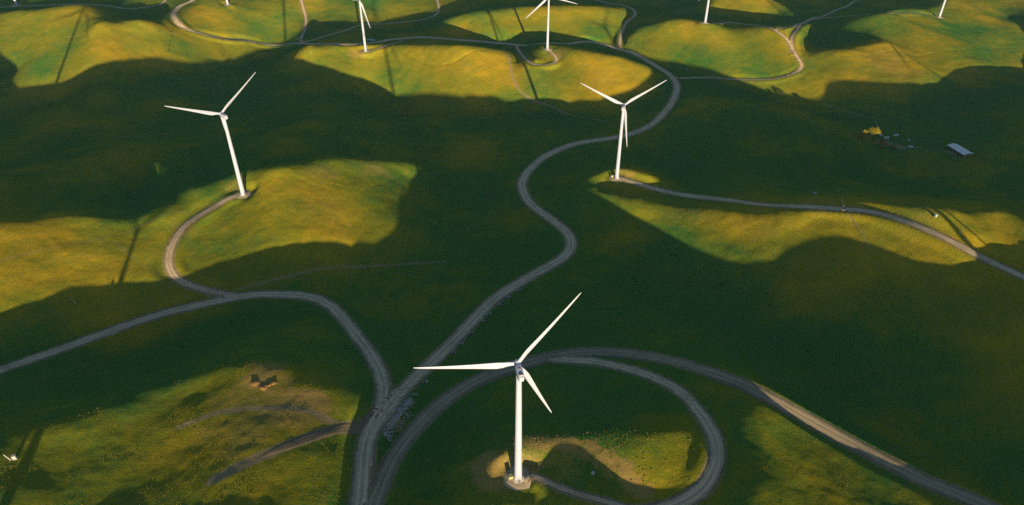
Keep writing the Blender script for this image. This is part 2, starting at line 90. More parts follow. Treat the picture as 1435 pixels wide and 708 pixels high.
847 853 861 868 875 878 879 878 877 875 874 871 864 855 846 844 852 869 887 900 909 918 925 923 910 889 864 836 810 789 782 789 804 817 825 828 826 819 812 811 821 836 850 867 897 939 984 1018 1041 1060 1082 1109 1140 1177 1220 1268 1314 1355 1396 1430 1432 1401 1365 1329 1296 1281 1296 1334 1380 1409 1407 1377 1323 1256 1196 1165 1161 1184 1219 1244 1256 1265 1269 1269 1273 1293 1311 1283 1216 1158 1105 1045 992 967 973 1006 1055 1111 1170 1231 1291 1350 1408 1458 1481 1475 1446 1399 1351 1313 1284 1260 1243 1230 1210 1182 1154 1137 1129 1125 1127 1129 1125 1111 1088 1065 1045 1026 1004 973 937 902 876 860 847 837 837 848 866 882 891 892 895 904 915 922 924 921 918 917 920 922 921 915 907 898 892 889 891 902
855 864 871 875 876 876 874 874 875 879 879 871 856 839 826 824 834 853 874 892 906 919 929 929 916 894 866 837 812 794 787 793 806 820 830 831 823 809 798 795 802 813 826 842 872 917 968 1012 1046 1074 1101 1130 1163 1201 1246 1295 1342 1381 1412 1428 1419 1392 1358 1318 1283 1272 1289 1328 1374 1400 1397 1369 1326 1267 1196 1147 1135 1148 1173 1191 1198 1200 1200 1201 1207 1224 1236 1215 1164 1113 1063 1010 967 950 961 993 1038 1091 1149 1211 1272 1325 1368 1406 1442 1465 1460 1428 1385 1343 1308 1279 1261 1250 1236 1213 1192 1180 1177 1178 1183 1185 1178 1156 1127 1096 1067 1039 1008 970 929 892 865 847 832 822 823 839 862 884 897 900 903 912 925 935 938 935 929 923 920 918 915 913 911 909 909 908 908 917
870 882 888 889 889 886 883 882 885 891 891 878 855 830 813 810 820 840 864 887 905 919 927 926 914 893 865 836 813 800 794 798 809 823 832 830 815 796 783 783 791 802 813 827 852 895 949 1002 1045 1082 1118 1154 1191 1231 1276 1324 1369 1404 1414 1401 1386 1377 1357 1316 1274 1259 1278 1319 1364 1392 1394 1365 1311 1239 1163 1109 1085 1086 1102 1119 1130 1134 1134 1134 1140 1156 1167 1151 1111 1066 1022 979 947 938 953 985 1027 1081 1144 1211 1278 1339 1380 1403 1423 1441 1456 1451 1416 1369 1325 1290 1266 1253 1242 1230 1222 1222 1228 1236 1243 1243 1229 1200 1163 1126 1089 1049 1007 963 919 881 854 834 818 808 812 830 855 878 893 899 904 914 929 940 945 944 938 929 922 917 913 912 915 920 924 924 922 926
884 899 904 906 907 904 899 897 901 908 908 891 864 835 814 806 813 833 859 884 902 912 914 909 896 877 852 826 807 800 800 805 813 823 828 822 804 783 772 776 790 805 818 828 847 885 937 992 1039 1081 1125 1169 1213 1256 1300 1345 1387 1413 1401 1359 1326 1320 1316 1299 1272 1254 1265 1307 1361 1391 1378 1324 1250 1173 1107 1062 1036 1031 1041 1055 1066 1071 1070 1068 1073 1087 1097 1085 1055 1020 984 951 928 927 946 978 1025 1087 1155 1224 1298 1371 1422 1440 1432 1425 1446 1466 1441 1386 1331 1285 1253 1235 1230 1235 1249 1266 1282 1296 1303 1299 1278 1242 1199 1156 1110 1060 1008 958 913 876 848 826 807 796 799 817 841 861 876 885 895 909 922 931 935 936 933 927 921 916 913 915 922 932 939 939 935 934
895 913 919 921 922 920 913 910 916 926 925 909 882 853 827 810 811 828 854 877 891 894 888 878 866 850 828 806 793 792 800 809 816 820 819 811 794 778 772 779 796 815 830 841 857 889 937 989 1035 1078 1124 1172 1219 1264 1305 1343 1376 1389 1364 1309 1264 1244 1239 1244 1247 1247 1263 1305 1351 1363 1320 1246 1177 1115 1060 1019 996 988 992 999 1007 1013 1013 1010 1012 1022 1028 1020 999 972 945 921 908 914 938 976 1031 1100 1172 1242 1316 1391 1452 1470 1446 1422 1435 1457 1442 1392 1328 1270 1230 1210 1213 1242 1285 1318 1337 1351 1356 1348 1326 1288 1239 1187 1131 1071 1011 957 913 879 851 826 803 787 786 800 820 838 852 865 880 895 905 909 910 913 915 916 915 914 915 920 931 943 952 952 946 943
907 927 932 931 930 927 920 919 928 940 941 928 905 876 844 819 812 825 846 862 868 863 855 845 836 823 805 787 777 781 793 806 812 813 810 802 792 785 785 793 807 824 841 855 875 909 954 1001 1045 1085 1128 1173 1216 1255 1288 1316 1335 1333 1300 1249 1207 1184 1172 1171 1179 1195 1227 1268 1294 1288 1245 1184 1127 1073 1022 986 967 960 958 957 961 967 968 964 961 962 962 955 940 923 905 892 889 905 937 983 1042 1111 1184 1258 1332 1408 1475 1491 1458 1435 1435 1425 1401 1369 1318 1256 1208 1184 1194 1249 1324 1370 1384 1391 1393 1384 1367 1332 1277 1215 1151 1085 1020 964 922 889 861 833 806 783 775 783 798 813 827 842 859 875 884 886 886 891 899 906 910 912 916 925 938 951 958 959 954 950
917 938 941 937 934 930 926 927 937 948 949 939 920 893 859 830 817 822 834 841 837 829 822 818 813 804 790 776 768 771 783 796 804 805 802 799 797 799 804 810 818 831 849 870 899 940 987 1033 1072 1108 1143 1179 1213 1243 1267 1283 1287 1270 1230 1181 1144 1124 1113 1106 1106 1119 1154 1195 1217 1214 1186 1138 1083 1031 988 962 949 942 936 929 927 931 931 925 917 910 904 896 887 879 873 871 883 916 963 1015 1070 1129 1196 1271 1347 1431 1504 1510 1463 1445 1440 1400 1351 1319 1283 1235 1191 1164 1174 1239 1330 1383 1394 1399 1400 1392 1381 1353 1299 1233 1165 1097 1032 977 935 902 872 842 812 785 770 771 781 792 804 819 839 858 870 875 878 885 895 902 907 910 915 925 938 950 956 956 954 953
920 941 946 943 941 939 937 939 945 948 945 936 921 898 868 840 824 823 826 825 815 804 800 802 802 796 786 775 768 770 779 790 796 798 798 798 803 811 818 821 825 837 857 886 926 976 1027 1072 1107 1136 1163 1192 1220 1242 1258 1264 1255 1224 1175 1123 1085 1063 1052 1048 1051 1066 1098 1134 1155 1154 1128 1084 1035 992 961 942 932 927 920 911 905 905 903 897 888 878 867 857 851 851 856 869 902 956 1014 1068 1119 1167 1218 1284 1360 1441 1495 1476 1422 1404 1403 1377 1330 1278 1230 1190 1162 1146 1155 1207 1284 1336 1356 1368 1370 1363 1354 1333 1288 1229 1164 1099 1038 986 944 907 875 846 816 788 769 764 768 775 785 800 822 848 868 879 886 893 899 904 906 909 913 921 932 941 945 947 948 949
917 939 948 951 951 952 952 951 950 944 935 923 911 893 868 843 829 826 827 824 812 800 794 795 796 794 788 781 777 779 785 791 794 795 798 802 809 818 824 825 830 843 867 902 950 1006 1060 1102 1132 1156 1181 1210 1239 1259 1269 1267 1249 1208 1150 1093 1050 1021 1004 998 1005 1027 1056 1083 1093 1085 1061 1027 990 958 934 917 910 908 906 900 896 893 891 885 878 869 858 846 839 841 854 884 935 996 1050 1100 1152 1196 1238 1299 1371 1424 1431 1393 1354 1337 1328 1321 1304 1255 1190 1138 1113 1108 1121 1158 1215 1264 1296 1313 1317 1309 1298 1279 1247 1201 1146 1088 1033 984 941 902 870 844 816 788 767 758 758 763 772 788 815 847 875 893 903 907 907 907 909 912 914 916 922 927 930 932 937 939
915 937 950 956 960 962 961 956 949 939 924 909 896 881 860 840 829 829 834 834 823 807 795 790 790 790 790 789 790 793 797 798 797 797 801 808 816 822 825 827 834 851 879 916 965 1022 1074 1113 1139 1164 1196 1232 1266 1287 1294 1289 1268 1223 1160 1097 1047 1010 983 969 972 991 1015 1033 1036 1027 1007 982 954 926 904 888 882 886 892 895 896 896 893 887 879 872 863 852 843 843 863 906 964 1017 1060 1109 1165 1208 1247 1308 1365 1378 1356 1325 1306 1288 1262 1247 1242 1216 1163 1105 1066 1054 1066 1099 1148 1197 1232 1252 1256 1248 1235 1217 1194 1162 1119 1069 1019 973 930 893 866 842 815 786 764 754 752 757 767 785 815 850 884 908 920 920 913 908 910 914 914 912 911 912 912 913 917 919
912 933 949 959 966 968 963 953 942 931 915 897 881 865 846 830 824 828 837 840 831 811 792 781 779 782 788 795 801 806 807 804 801 801 806 814 821 825 826 830 842 863 892 928 973 1025 1073 1109 1136 1167 1209 1256 1294 1317 1326 1323 1302 1257 1195 1132 1076 1029 996 974 966 971 984 998 1004 999 983 960 931 903 879 865 861 867 877 888 898 904 901 890 879 873 869 860 849 848 875 928 983 1025 1070 1127 1185 1228 1262 1302 1322 1308 1288 1275 1259 1233 1202 1181 1169 1152 1121 1076 1032 1009 1013 1041 1083 1127 1164 1186 1195 1191 1179 1165 1149 1127 1095 1052 1005 960 921 892 872 850 821 790 768 756 752 756 769 790 818 853 887 913 926 923 912 904 904 907 905 902 899 897 893 891 891 890
908 931 951 966 976 976 964 948 932 919 905 887 869 849 831 818 814 819 828 831 824 805 785 772 770 776 789 803 813 817 815 811 808 808 811 817 824 829 833 840 856 880 908 940 980 1025 1069 1105 1136 1174 1225 1278 1321 1348 1363 1363 1339 1288 1230 1178 1127 1080 1048 1023 1000 980 975 986 1001 1004 989 961 926 893 868 855 851 852 859 872 888 900 899 886 871 864 864 860 850 852 889 948 994 1034 1090 1142 1179 1215 1249 1261 1249 1233 1227 1218 1194 1164 1138 1121 1105 1084 1058 1028 996 976 977 996 1026 1061 1097 1123 1138 1141 1137 1129 1121 1107 1081 1042 997 956 924 903 889 868 839 809 786 770 762 764 776 797 822 851 880 905 917 914 902 892 888 886 884 883 883 881 874 868 864 862
912 937 962 982 992 987 969 945 923 908 894 878 858 835 816 805 802 805 810 813 810 798 783 773 772 780 796 815 828 831 827 823 821 820 820 824 831 840 849 862 881 904 929 958 991 1031 1073 1112 1149 1192 1245 1301 1348 1381 1402 1403 1370 1307 1249 1210 1175 1142 1118 1091 1055 1018 999 1009 1034 1044 1023 981 936 896 869 856 850 844 841 847 861 874 878 869 857 849 849 849 846 860 908 966 1004 1049 1105 1126 1123 1148 1189 1196 1180 1172 1168 1152 1126 1098 1078 1063 1045 1020 993 971 955 947 952 965 984 1011 1043 1072 1093 1105 1109 1110 1108 1100 1077 1041 998 960 933 918 906 887 861 835 812 794 782 781 790 806 825 846 868 888 900 899 889 878 870 863 860 862 867 867 860 849 841 839
926 954 981 1001 1010 1002 978 947 919 899 884 869 847 821 801 791 790 793 796 800 804 802 797 792 791 797 812 832 846 849 844 840 840 840 840 841 849 861 876 893 913 935 958 984 1014 1049 1089 1132 1176 1223 1274 1326 1374 1412 1436 1434 1392 1323 1260 1224 1199 1177 1158 1130 1090 1055 1042 1061 1099 1114 1083 1024 963 914 884 867 854 840 828 823 828 838 847 849 845 839 837 838 848 878 930 981 1018 1059 1086 1072 1060 1086 1123 1134 1126 1118 1105 1085 1062 1041 1024 1009 991 966 941 926 920 922 930 942 957 979 1009 1040 1065 1083 1095 1103 1107 1101 1079 1044 1003 966 941 926 914 897 876 855 835 818 807 804 808 816 827 840 857 874 885 887 881 872 862 851 845 848 856 860 852 838 827 825
942 972 997 1016 1023 1016 991 957 923 897 879 861 837 811 791 781 781 786 794 803 815 824 827 825 822 825 835 851 863 865 860 858 862 868 871 874 881 894 912 930 947 966 988 1015 1045 1078 1117 1163 1212 1261 1308 1353 1398 1439 1465 1455 1405 1337 1277 1238 1211 1189 1171 1145 1105 1073 1071 1103 1153 1176 1146 1082 1012 958 923 892 864 840 819 806 804 811 822 835 841 840 834 833 859 908 957 997 1023 1036 1028 1007 1016 1048 1069 1075 1072 1062 1044 1023 1004 988 974 961 945 925 907 897 895 900 909 922 939 961 991 1023 1053 1077 1095 1108 1114 1108 1085 1048 1008 971 943 924 911 898 883 867 852 840 834 830 827 827 830 837 850 866 879 883 881 875 866 854 845 845 854 859 853 838 826 825
946 977 1002 1018 1027 1024 1003 970 935 906 882 858 832 807 789 778 778 785 800 819 839 855 863 863 859 859 865 874 881 881 877 877 886 900 911 918 925 937 952 965 977 994 1017 1045 1076 1109 1149 1198 1251 1300 1342 1381 1423 1468 1499 1483 1420 1349 1292 1256 1229 1204 1189 1167 1121 1084 1083 1120 1175 1204 1180 1122 1055 1001 965 927 885 847 818 800 794 798 810 827 842 845 835 833 874 943 991 1007 996 977 966 965 984 1006 1012 1015 1017 1010 992 972 956 944 933 922 910 897 884 877 875 878 887 903 924 949 979 1013 1049 1082 1108 1124 1128 1119 1095 1058 1017 977 943 921 910 903 894 883 873 867 862 855 847 839 835 837 848 866 881 888 889 886 878 865 853 849 855 861 858 847 838 837
935 968 993 1010 1021 1022 1008 982 951 922 893 862 832 808 793 783 781 790 811 840 866 884 894 895 892 892 895 899 902 900 897 900 914 935 954 965 973 980 989 996 1004 1018 1043 1072 1102 1135 1178 1231 1287 1336 1375 1409 1450 1498 1530 1510 1446 1369 1300 1265 1244 1215 1204 1187 1137 1098 1097 1135 1194 1223 1198 1141 1075 1019 984 954 911 863 827 807 799 799 806 821 840 852 856 869 914 974 999 976 943 931 940 953 957 956 956 963 971 968 954 939 927 917 908 898 888 877 867 860 856 858 867 885 909 936 964 999 1042 1089 1128 1147 1146 1134 1111 1076 1033 990 953 930 923 923 921 913 905 899 892 880 866 853 843 841 851 870 889 900 903 901 892 877 861 853 854 859 862 859 856 854
918 951 977 996 1008 1012 1005 987 964 938 905 868 834 812 801 795 792 801 825 858 884 900 908 911 913 915 917 920 921 920 920 926 943 968 991 1006 1013 1016 1019 1022 1029 1043 1067 1096 1126 1160 1205 1260 1318 1367 1404 1439 1480 1519 1525 1489 1442 1385 1315 1283 1265 1226 1222 1207 1150 1112 1110 1150 1216 1248 1220 1159 1093 1032 991 967 925 872 837 820 809 802 801 813 836 865 904 950 975 981 961 919 915 931 929 930 924 911 912 924 936 939 933 926 920 914 904 891 877 864 853 846 842 844 853 871 895 919 944 978 1025 1084 1135 1159 1157 1147 1128 1095 1054 1010 973 953 951 957 958 951 942 932 919 903 885 866 851 846 855 875 895 908 913 911 899 881 863 851 849 855 863 869 872 871
908 937 961 980 994 1001 997 986 969 946 912 873 838 818 811 810 810 819 842 869 888 897 903 909 917 925 930 933 934 933 935 945 965 991 1017 1034 1040 1041 1043 1047 1054 1068 1091 1119 1150 1185 1230 1284 1341 1390 1428 1466 1507 1525 1490 1426 1388 1367 1327 1302 1274 1235 1248 1234 1165 1125 1124 1164 1235 1272 1242 1178 1112 1049 1002 968 915 861 835 824 811 797 790 799 826 862 915 977 983 940 905 905 948 946 890 871 878 876 879 894 910 921 927 931 934 930 917 898 877 858 845 838 836 838 846 860 879 899 921 953 999 1056 1109 1139 1148 1148 1135 1106 1068 1031 1001 986 987 994 994 986 972 957 942 924 903 879 858 849 856 874 892 905 909 905 892 874 856 845 844 851 865 877 884 883
908 931 953 972 986 992 988 979 966 946 916 880 847 826 822 826 832 843 860 876 884 886 890 900 914 929 939 944 945 943 945 956 980 1009 1036 1054 1062 1065 1068 1074 1081 1092 1112 1140 1173 1209 1251 1300 1352 1401 1442 1481 1514 1510 1452 1376 1332 1317 1294 1264 1224 1197 1232 1237 1180 1141 1136 1181 1258 1294 1263 1197 1129 1065 1012 963 896 839 817 808 795 780 774 785 811 832 859 920 960 930 910 946 978 931 845 815 831 843 852 869 890 910 930 946 955 952 936 912 885 860 843 835 833 835 839 849 864 882 902 931 969 1012 1053 1085 1110 1126 1122 1099 1074 1052 1034 1026 1027 1029 1024 1010 993 976 959 940 917 887 860 846 850 865 880 890 893 887 874 858 845 840 843 853 868 883 890 888
919 935 954 971 983 986 979 969 958 943 920 891 861 840 834 841 853 865 876 881 881 881 886 899 917 935 950 958 959 957 959 972 999 1031 1060 1081 1092 1097 1103 1107 1110 1117 1132 1158 1191 1226 1262 1302 1349 1402 1449 1485 1499 1473 1410 1344 1294 1262 1228 1190 1149 1132 1175 1216 1202 1161 1137 1190 1285 1322 1284 1214 1147 1083 1021 959 883 820 793 782 769 760 761 777 802 811 803 844 931 963 961 976 957 896 830 789 786 802 821 844 871 901 931 957 970 967 950 924 895 868 848 836 830 828 829 837 854 873 894 917 944 973 1000 1027 1057 1081 1088 1082 1076 1073 1069 1067 1066 1060 1045 1026 1007 988 969 948 920 886 854 837 839 851 863 872 875 869 857 846 839 840 847 857 872 885 889 885
936 946 961 974 980 978 968 957 947 937 924 904 879 858 851 858 871 882 887 887 887 889 897 909 926 945 963 974 978 978 982 999 1029 1063 1095 1119 1134 1144 1149 1148 1144 1143 1154 1177 1207 1236 1262 1291 1338 1401 1457 1490 1488 1443 1375 1315 1266 1221 1177 1134 1098 1091 1135 1195 1215 1183 1152 1213 1318 1351 1309 1236 1163 1098 1033 962 879 807 774 763 755 751 759 777 800 809 788 786 853 915 932 934 903 856 813 764 740 755 788 821 854 889 926 956 972 970 954 930 903 876 853 836 824 816 815 826 847 872 895 913 929 947 965 985 1008 1030 1046 1058 1073 1090 1099 1100 1096 1081 1058 1035 1015 994 969 942 911 875 841 825 827 838 848 857 861 858 850 843 841 845 851 861 873 885 887 881
955 958 965 970 969 963 956 947 938 929 921 909 892 875 868 874 885 891 891 891 895 902 912 921 934 951 969 985 993 999 1009 1030 1063 1101 1135 1165 1187 1200 1204 1196 1181 1171 1176 1196 1219 1238 1251 1274 1324 1396 1458 1487 1475 1422 1352 1297 1250 1197 1144 1093 1063 1079 1121 1157 1181 1185 1187 1242 1304 1312 1296 1253 1182 1111 1043 969 881 800 763 757 755 756 765 780 796 804 788 762 783 834 862 871 848 803 766 726 700 715 756 800 838 876 914 946 963 962 949 928 903 876 853 832 814 802 801 815 842 872 897 910 918 927 940 953 965 980 999 1022 1053 1088 1110 1113 1105 1084 1055 1031 1010 985 956 926 896 862 832 819 821 831 840 848 854 854 850 846 846 848 852 860 874 886 889 882
969 964 959 952 944 940 940 938 931 921 912 903 892 881 876 880 886 888 886 888 897 908 918 924 933 948 967 986 1002 1016 1033 1059 1095 1135 1174 1209 1240 1261 1265 1251 1223 1200 1195 1205 1218 1226 1232 1253 1304 1373 1429 1450 1434 1385 1331 1291 1243 1181 1118 1057 1033 1081 1113 1098 1107 1143 1182 1222 1232 1221 1235 1243 1201 1132 1059 979 882 791 749 748 756 763 770 778 785 788 775 747 744 779 808 821 804 757 722 698 680 691 733 782 825 864 901 931 948 948 937 917 893 868 845 822 801 787 787 804 832 863 885 895 899 905 914 920 922 929 945 973 1013 1057 1086 1091 1081 1059 1030 1006 984 959 931 906 882 855 831 820 821 828 836 845 852 854 853 851 850 849 851 859 874 887 893 889
973 959 941 924 913 913 922 929 926 914 902 892 882 872 866 867 869 870 871 879 892 904 912 916 924 939 961 985 1008 1030 1054 1085 1124 1167 1208 1250 1290 1320 1330 1311 1273 1234 1211 1204 1200 1197 1202 1225 1270 1326 1369 1384 1367 1331 1302 1282 1237 1167 1100 1029 1011 1082 1098 1041 1039 1085 1134 1170 1176 1170 1182 1195 1176 1131 1077 1006 904 798 743 738 750 762 769 771 769 763 748 721 708 726 753 772 766 729 694 675 664 675 717 770 817 857 890 916 929 930 919 901 878 855 833 809 786 771 772 788 812 837 854 863 868 876 884 885 881 882 895 923 963 1006 1033 1037 1027 1007 984 963 943 922 902 887 872 854 836 826 823 827 833 842 850 855 857 857 854 850 849 857 870 883 892 894
961 939 914 891 880 884 900 916 919 909 894 880 866 853 844 839 839 843 852 868 886 898 900 902 910 929 955 984 1012 1040 1069 1106 1150 1196 1242 1288 1335 1376 1394 1375 1327 1274 1230 1199 1175 1162 1165 1188 1226 1269 1302 1313 1299 1274 1263 1258 1223 1158 1090 1014 1008 1090 1084 1007 1002 1044 1087 1126 1155 1164 1155 1135 1104 1070 1042 1005 936 846 774 742 744 757 764 762 753 739 718 693 681 694 719 738 740 712 674 650 642 659 703 761 813 854 884 904 913 912 903 887 867 845 821 795 770 753 751 762 779 797 810 820 831 844 853 853 847 845 856 880 915 949 970 973 965 950 934 917 901 887 876 869 864 854 842 833 828 828 831 837 846 855 862 863 858 850 846 850 859 870 880 888
937 910 880 858 849 855 874 894 903 897 882 865 848 830 815 808 808 816 835 861 883 893 890 887 896 918 948 978 1007 1037 1074 1119 1171 1223 1274 1326 1381 1434 1463 1439 1379 1316 1255 1196 1150 1127 1128 1148 1179 1212 1237 1244 1232 1215 1213 1221 1202 1152 1084 1014 1026 1088 1047 975 981 1017 1055 1102 1150 1171 1150 1104 1053 1004 965 940 911 856 783 738 738 752 758 753 741 722 698 675 668 683 705 720 720 699 666 641 631 645 690 751 809 853 882 898 904 902 894 881 864 840 812 781 753 732 724 728 740 755 769 783 799 815 826 827 823 821 828 845 871 897 912 915 911 902 892 879 869 860 855 854 855 852 845 837 833 831 830 834 843 857 867 868 859 848 842 842 847 856 866 877
907 879 852 833 826 832 849 867 878 875 862 844 825 804 788 781 784 799 826 858 883 891 883 875 881 903 932 959 985 1017 1062 1117 1178 1238 1297 1356 1416 1479 1515 1482 1410 1343 1272 1190 1124 1095 1095 1111 1132 1154 1171 1175 1164 1153 1158 1176 1176 1142 1080 1028 1051 1065 985 936 964 998 1034 1087 1145 1170 1145 1096 1044 984 925 881 847 795 736 717 738 755 753 745 734 716 693 672 666 680 700 712 711 695 670 647 635 644 684 743 803 851 882 898 902 899 892 882 864 837 803 766 732 708 694 694 705 724 746 767 787 801 810 812 810 807 808 815 831 849 861 866 867 864 859 852 847 842 839 841 847 848 844 839 836 833 831 834 845 861 872 870 860 847 840 839 844 853 864 874
879 858 838 825 819 821 832 846 854 852 839 822 801 780 765 763 774 796 828 862 885 890 880 867 867 883 907 929 953 988 1039 1102 1169 1234 1298 1359 1418 1476 1505 1467 1393 1325 1253 1170 1103 1072 1070 1078 1086 1096 1104 1105 1098 1095 1108 1132 1145 1124 1073 1036 1049 1024 943 924 962 989 1018 1070 1129 1153 1127 1083 1037 982 921 866 812 747 701 712 751 763 749 738 730 718 699 680 673 684 701 712 709 696 675 656 645 652 684 737 795 846 881 898 902 898 891 881 863 832 791 748 710 681 667 669 686 713 745 775 799 811 814 817 817 809 796 791 796 808 819 827 832 834 833 832 833 829 824 829 841 846 845 841 837 834 832 836 848 863 871 869 859 849 843 843 850 861 874 885
860 848 838 831 825 822 828 837 844 841 828 808 786 765 754 759 778 805 840 872 891 893 880 864 857 865 882 902 926 963 1017 1080 1147 1211 1273 1330 1382 1426 1441 1407 1340 1273 1205 1139 1085 1056 1047 1045 1041 1038 1039 1041 1043 1051 1070 1096 1112 1100 1061 1028 1013 975 931 942 971 984 1004 1052 1107 1129 1104 1062 1019 968 912 858 798 730 691 712 755 763 744 731 727 719 706 690 683 691 704 710 704 692 676 661 653 659 686 731 787 840 879 897 899 893 884 873 854 820 776 727 683 654 644 655 683 721 763 803 833 847 848 853 856 835 801 777 772 780 793 804 810 811 811 815 818 812 805 813 831 843 846 843 840 837 837 841 850 860 866 864 858 852 848 849 857 871 886 901
851 848 845 842 835 830 832 840 846 842 828 807 783 763 757 768 792 823 857 885 900 899 886 868 856 857 869 887 911 949 1000 1058 1118 1176 1230 1281 1326 1361 1371 1343 1286 1221 1158 1104 1061 1034 1021 1011 998 986 983 988 1000 1018 1041 1065 1078 1070 1041 1009 978 946 936 956 971 972 987 1031 1081 1101 1080 1042 998 947 893 841 781 715 678 698 738 749 735 724 720 714 704 692 688 696 705 703 692 679 669 659 655 662 688 729 782 836 877 896 896 887 876 861 839 802 754 700 653 625 626 650 691 742 795 844 882 899 898 904 908 882 832 788 767 770 786 800 802 795 787 785 784 776 770 783 810 833 844 845 844 844 847 851 855 858 861 862 860 857 855 857 865 880 897 916
851 854 856 854 846 840 841 848 852 846 832 812 790 774 772 786 812 842 873 897 910 909 898 881 866 863 870 884 905 939 983 1035 1088 1137 1182 1224 1264 1295 1304 1282 1235 1179 1124 1077 1039 1012 994 978 959 943 938 945 961 984 1009 1029 1039 1033 1014 987 956 933 935 950 955 951 965 1005 1049 1068 1053 1019 977 926 873 820 760 695 662 682 717 731 725 717 710 702 692 683 681 690 696 689 674 662 655 651 650 662 689 730 780 832 872 892 894 884 868 847 818 777 724 666 618 601 622 660 708 772 837 891 926 936 930 932 938 919 872 822 791 787 803 817 811 791 769 749 733 719 717 738 779 818 839 846 849 854 860 865 866 865 866 867 867 866 864 867 876 891 909 930
861 869 873 869 859 851 850 854 853 845 832 816 801 793 795 809 830 857 883 904 915 917 910 896 882 874 877 886 901 926 963 1007 1054 1097 1134 1168 1201 1228 1236 1219 1182 1139 1098 1059 1025 997 973 950 927 909 902 908 923 944 968 986 995 994 984 964 937 918 920 931 934 932 945 980 1018 1036 1025 995 954 906 854 800 738 673 645 667 701 717 716 709 698 685 673 664 663 670 674 667 652 642 638 638 642 657 687 726 773 821 859 881 886 876 856 829 793 746 688 627 583 588 637 686 735 806 880 927 950 952 945 947 953 938 898 855 830 829 846 859 847 818 783 743 705 678 670 691 744 801 835 848 856 864 873 879 879 878 878 880 881 879 878 880 890 906 924 944
883 894 897 890 874 861 856 854 848 837 825 815 809 810 816 827 843 864 886 904 915 919 917 906 892 883 881 885 894 910 937 974 1017 1057 1091 1118 1142 1162 1168 1154 1126 1097 1069 1040 1011 982 954 927 903 884 876 878 890 909 929 946 955 957 952 937 916 900 900 909 913 914 925 954 987 1004 996 969 932 887 837 781 716 652 626 648 683 702 706 700 685 666 650 640 637 640 642 635 624 616 615 619 628 647 677 714 757 802 841 865 871 859 835 804 765 714 652 596 568 594 660 716 765 840 910 949 968 970 964 967 975 958 915 873 858 870 893 904 890 861 825 780 733 695 671 671 711 777 828 854 866 875 883 890 893 892 892 896 898 898 897 899 908 924 943 961
917 927 927 912 889 868 857 849 839 826 815 809 811 819 829 839 850 866 884 900 911 917 917 909 896 885 880 880 883 892 911 942 982 1022 1054 1076 1091 1102 1103 1090 1070 1052 1035 1014 988 960 931 906 884 868 859 861 873 890 907 919 925 926 920 908 892 880 879 885 890 893 903 924 950 965 960 938 907 867 819 760 693 632 606 626 659 681 689 684 668 648 628 614 607 606 604 597 587 580 582 591 608 633 662 696 736 779 819 845 850 834 807 775 737 686 629 587 582 621 689 745 795 867 932 969 990 991 982 985 995 980 934 888 874 892 918 927 913 886 853 814 776 743 711 684 690 741 806 853 876 887 895 904 908 907 908 914 923 927 928 928 936 950 968 984
945 952 947 926 897 870 852 840 827 814 805 805 814 827 838 846 853 865 881 897 909 916 916 907 895 883 875 872 871 874 887 913 952 993 1025 1045 1055 1057 1051 1036 1018 1005 995 980 958 931 906 886 868 855 849 854 868 886 900 907 906 900 891 879 868 859 856 858 862 866 874 889 907 918 915 900 877 844 797 736 668 610 587 602 631 650 658 655 643 625 606 588 576 569 565 557 546 539 547 569 598 629 658 683 714 753 792 820 824 804 774 744 711 667 623 603 615 658 724 778 821 885 951 993 1012 1009 998 1003 1015 1001 953 904 890 911 937 945 930 902 868 832 798 770 742 708 688 708 767 833 877 898 910 920 925 924 925 935 951 963 968 969 974 986 1002 1015
949 952 945 924 894 866 845 830 818 807 803 809 822 838 849 854 857 865 879 896 912 920 917 906 892 878 868 861 857 857 867 892 930 971 1005 1027 1035 1032 1018 997 976 962 954 943 926 904 883 865 852 842 841 850 868 887 899 901 893 880 865 852 843 835 830 830 832 835 842 854 867 873 869 859 842 814 770 711 645 590 568 579 599 613 618 617 610 598 580 559 540 529 524 520 511 510 537 581 622 656 680 690 701 727 762 788 791 771 741 714 686 656 635 636 655 695 758 811 847 901 969 1018 1038 1027 1012 1021 1037 1023 971 920 907 931 959 966 950 921 886 850 817 786 758 729 704 699 731 794 856 897 922 936 942 939 940 951 972 992 1004 1010 1015 1025 1040 1051
930 931 925 909 885 860 839 825 816 810 811 822 838 853 861 863 864 869 880 897 914 924 920 906 887 870 857 847 841 839 849 875 913 955 991 1015 1024 1017 998 972 945 925 916 909 897 879 861 846 835 830 834 846 865 883 893 890 878 861 843 828 817 808 802 800 801 805 813 824 833 834 828 820 805 779 738 682 620 570 548 554 568 576 578 577 577 570 552 525 501 487 491 504 507 517 564 625 672 707 729 725 712 716 737 756 757 739 714 690 667 652 657 675 695 730 792 848 880 927 992 1042 1061 1047 1030 1041 1061 1047 989 934 925 951 980 986 968 939 904 868 837 806 775 746 726 717 724 758 816 878 925 949 953 948 948 958 979 1005 1026 1039 1048 1060 1076 1086
903 903 901 891 874 855 838 827 823 822 828 840 855 867 873 873 873 878 886 900 914 923 920 905 882 859 843 832 824 822 833 861 900 942 979 1003 1010 1000 978 951 922 900 887 881 872 858 841 826 818 819 827 839 856 871 878 873 858 839 819 802 788 776 769 767 769 773 783 796 804 802 795 786 771 742 700 646 589 543 523 527 536 540 539 541 550 551 533 505 483 473 494 533 549 555 600 665 716 755 779 775 753 735 731 733 728 713 694 675 659 661 687 715 733 764 826 886 915 949 1005 1040 1047 1044 1044 1055 1075 1069 1010 947 941 973 1002 1006 987 957 921 886 854 826 794 762 743 741 744 750 780 842 910 951 959 953 952 960 979 1005 1033 1054 1068 1082 1098 1108
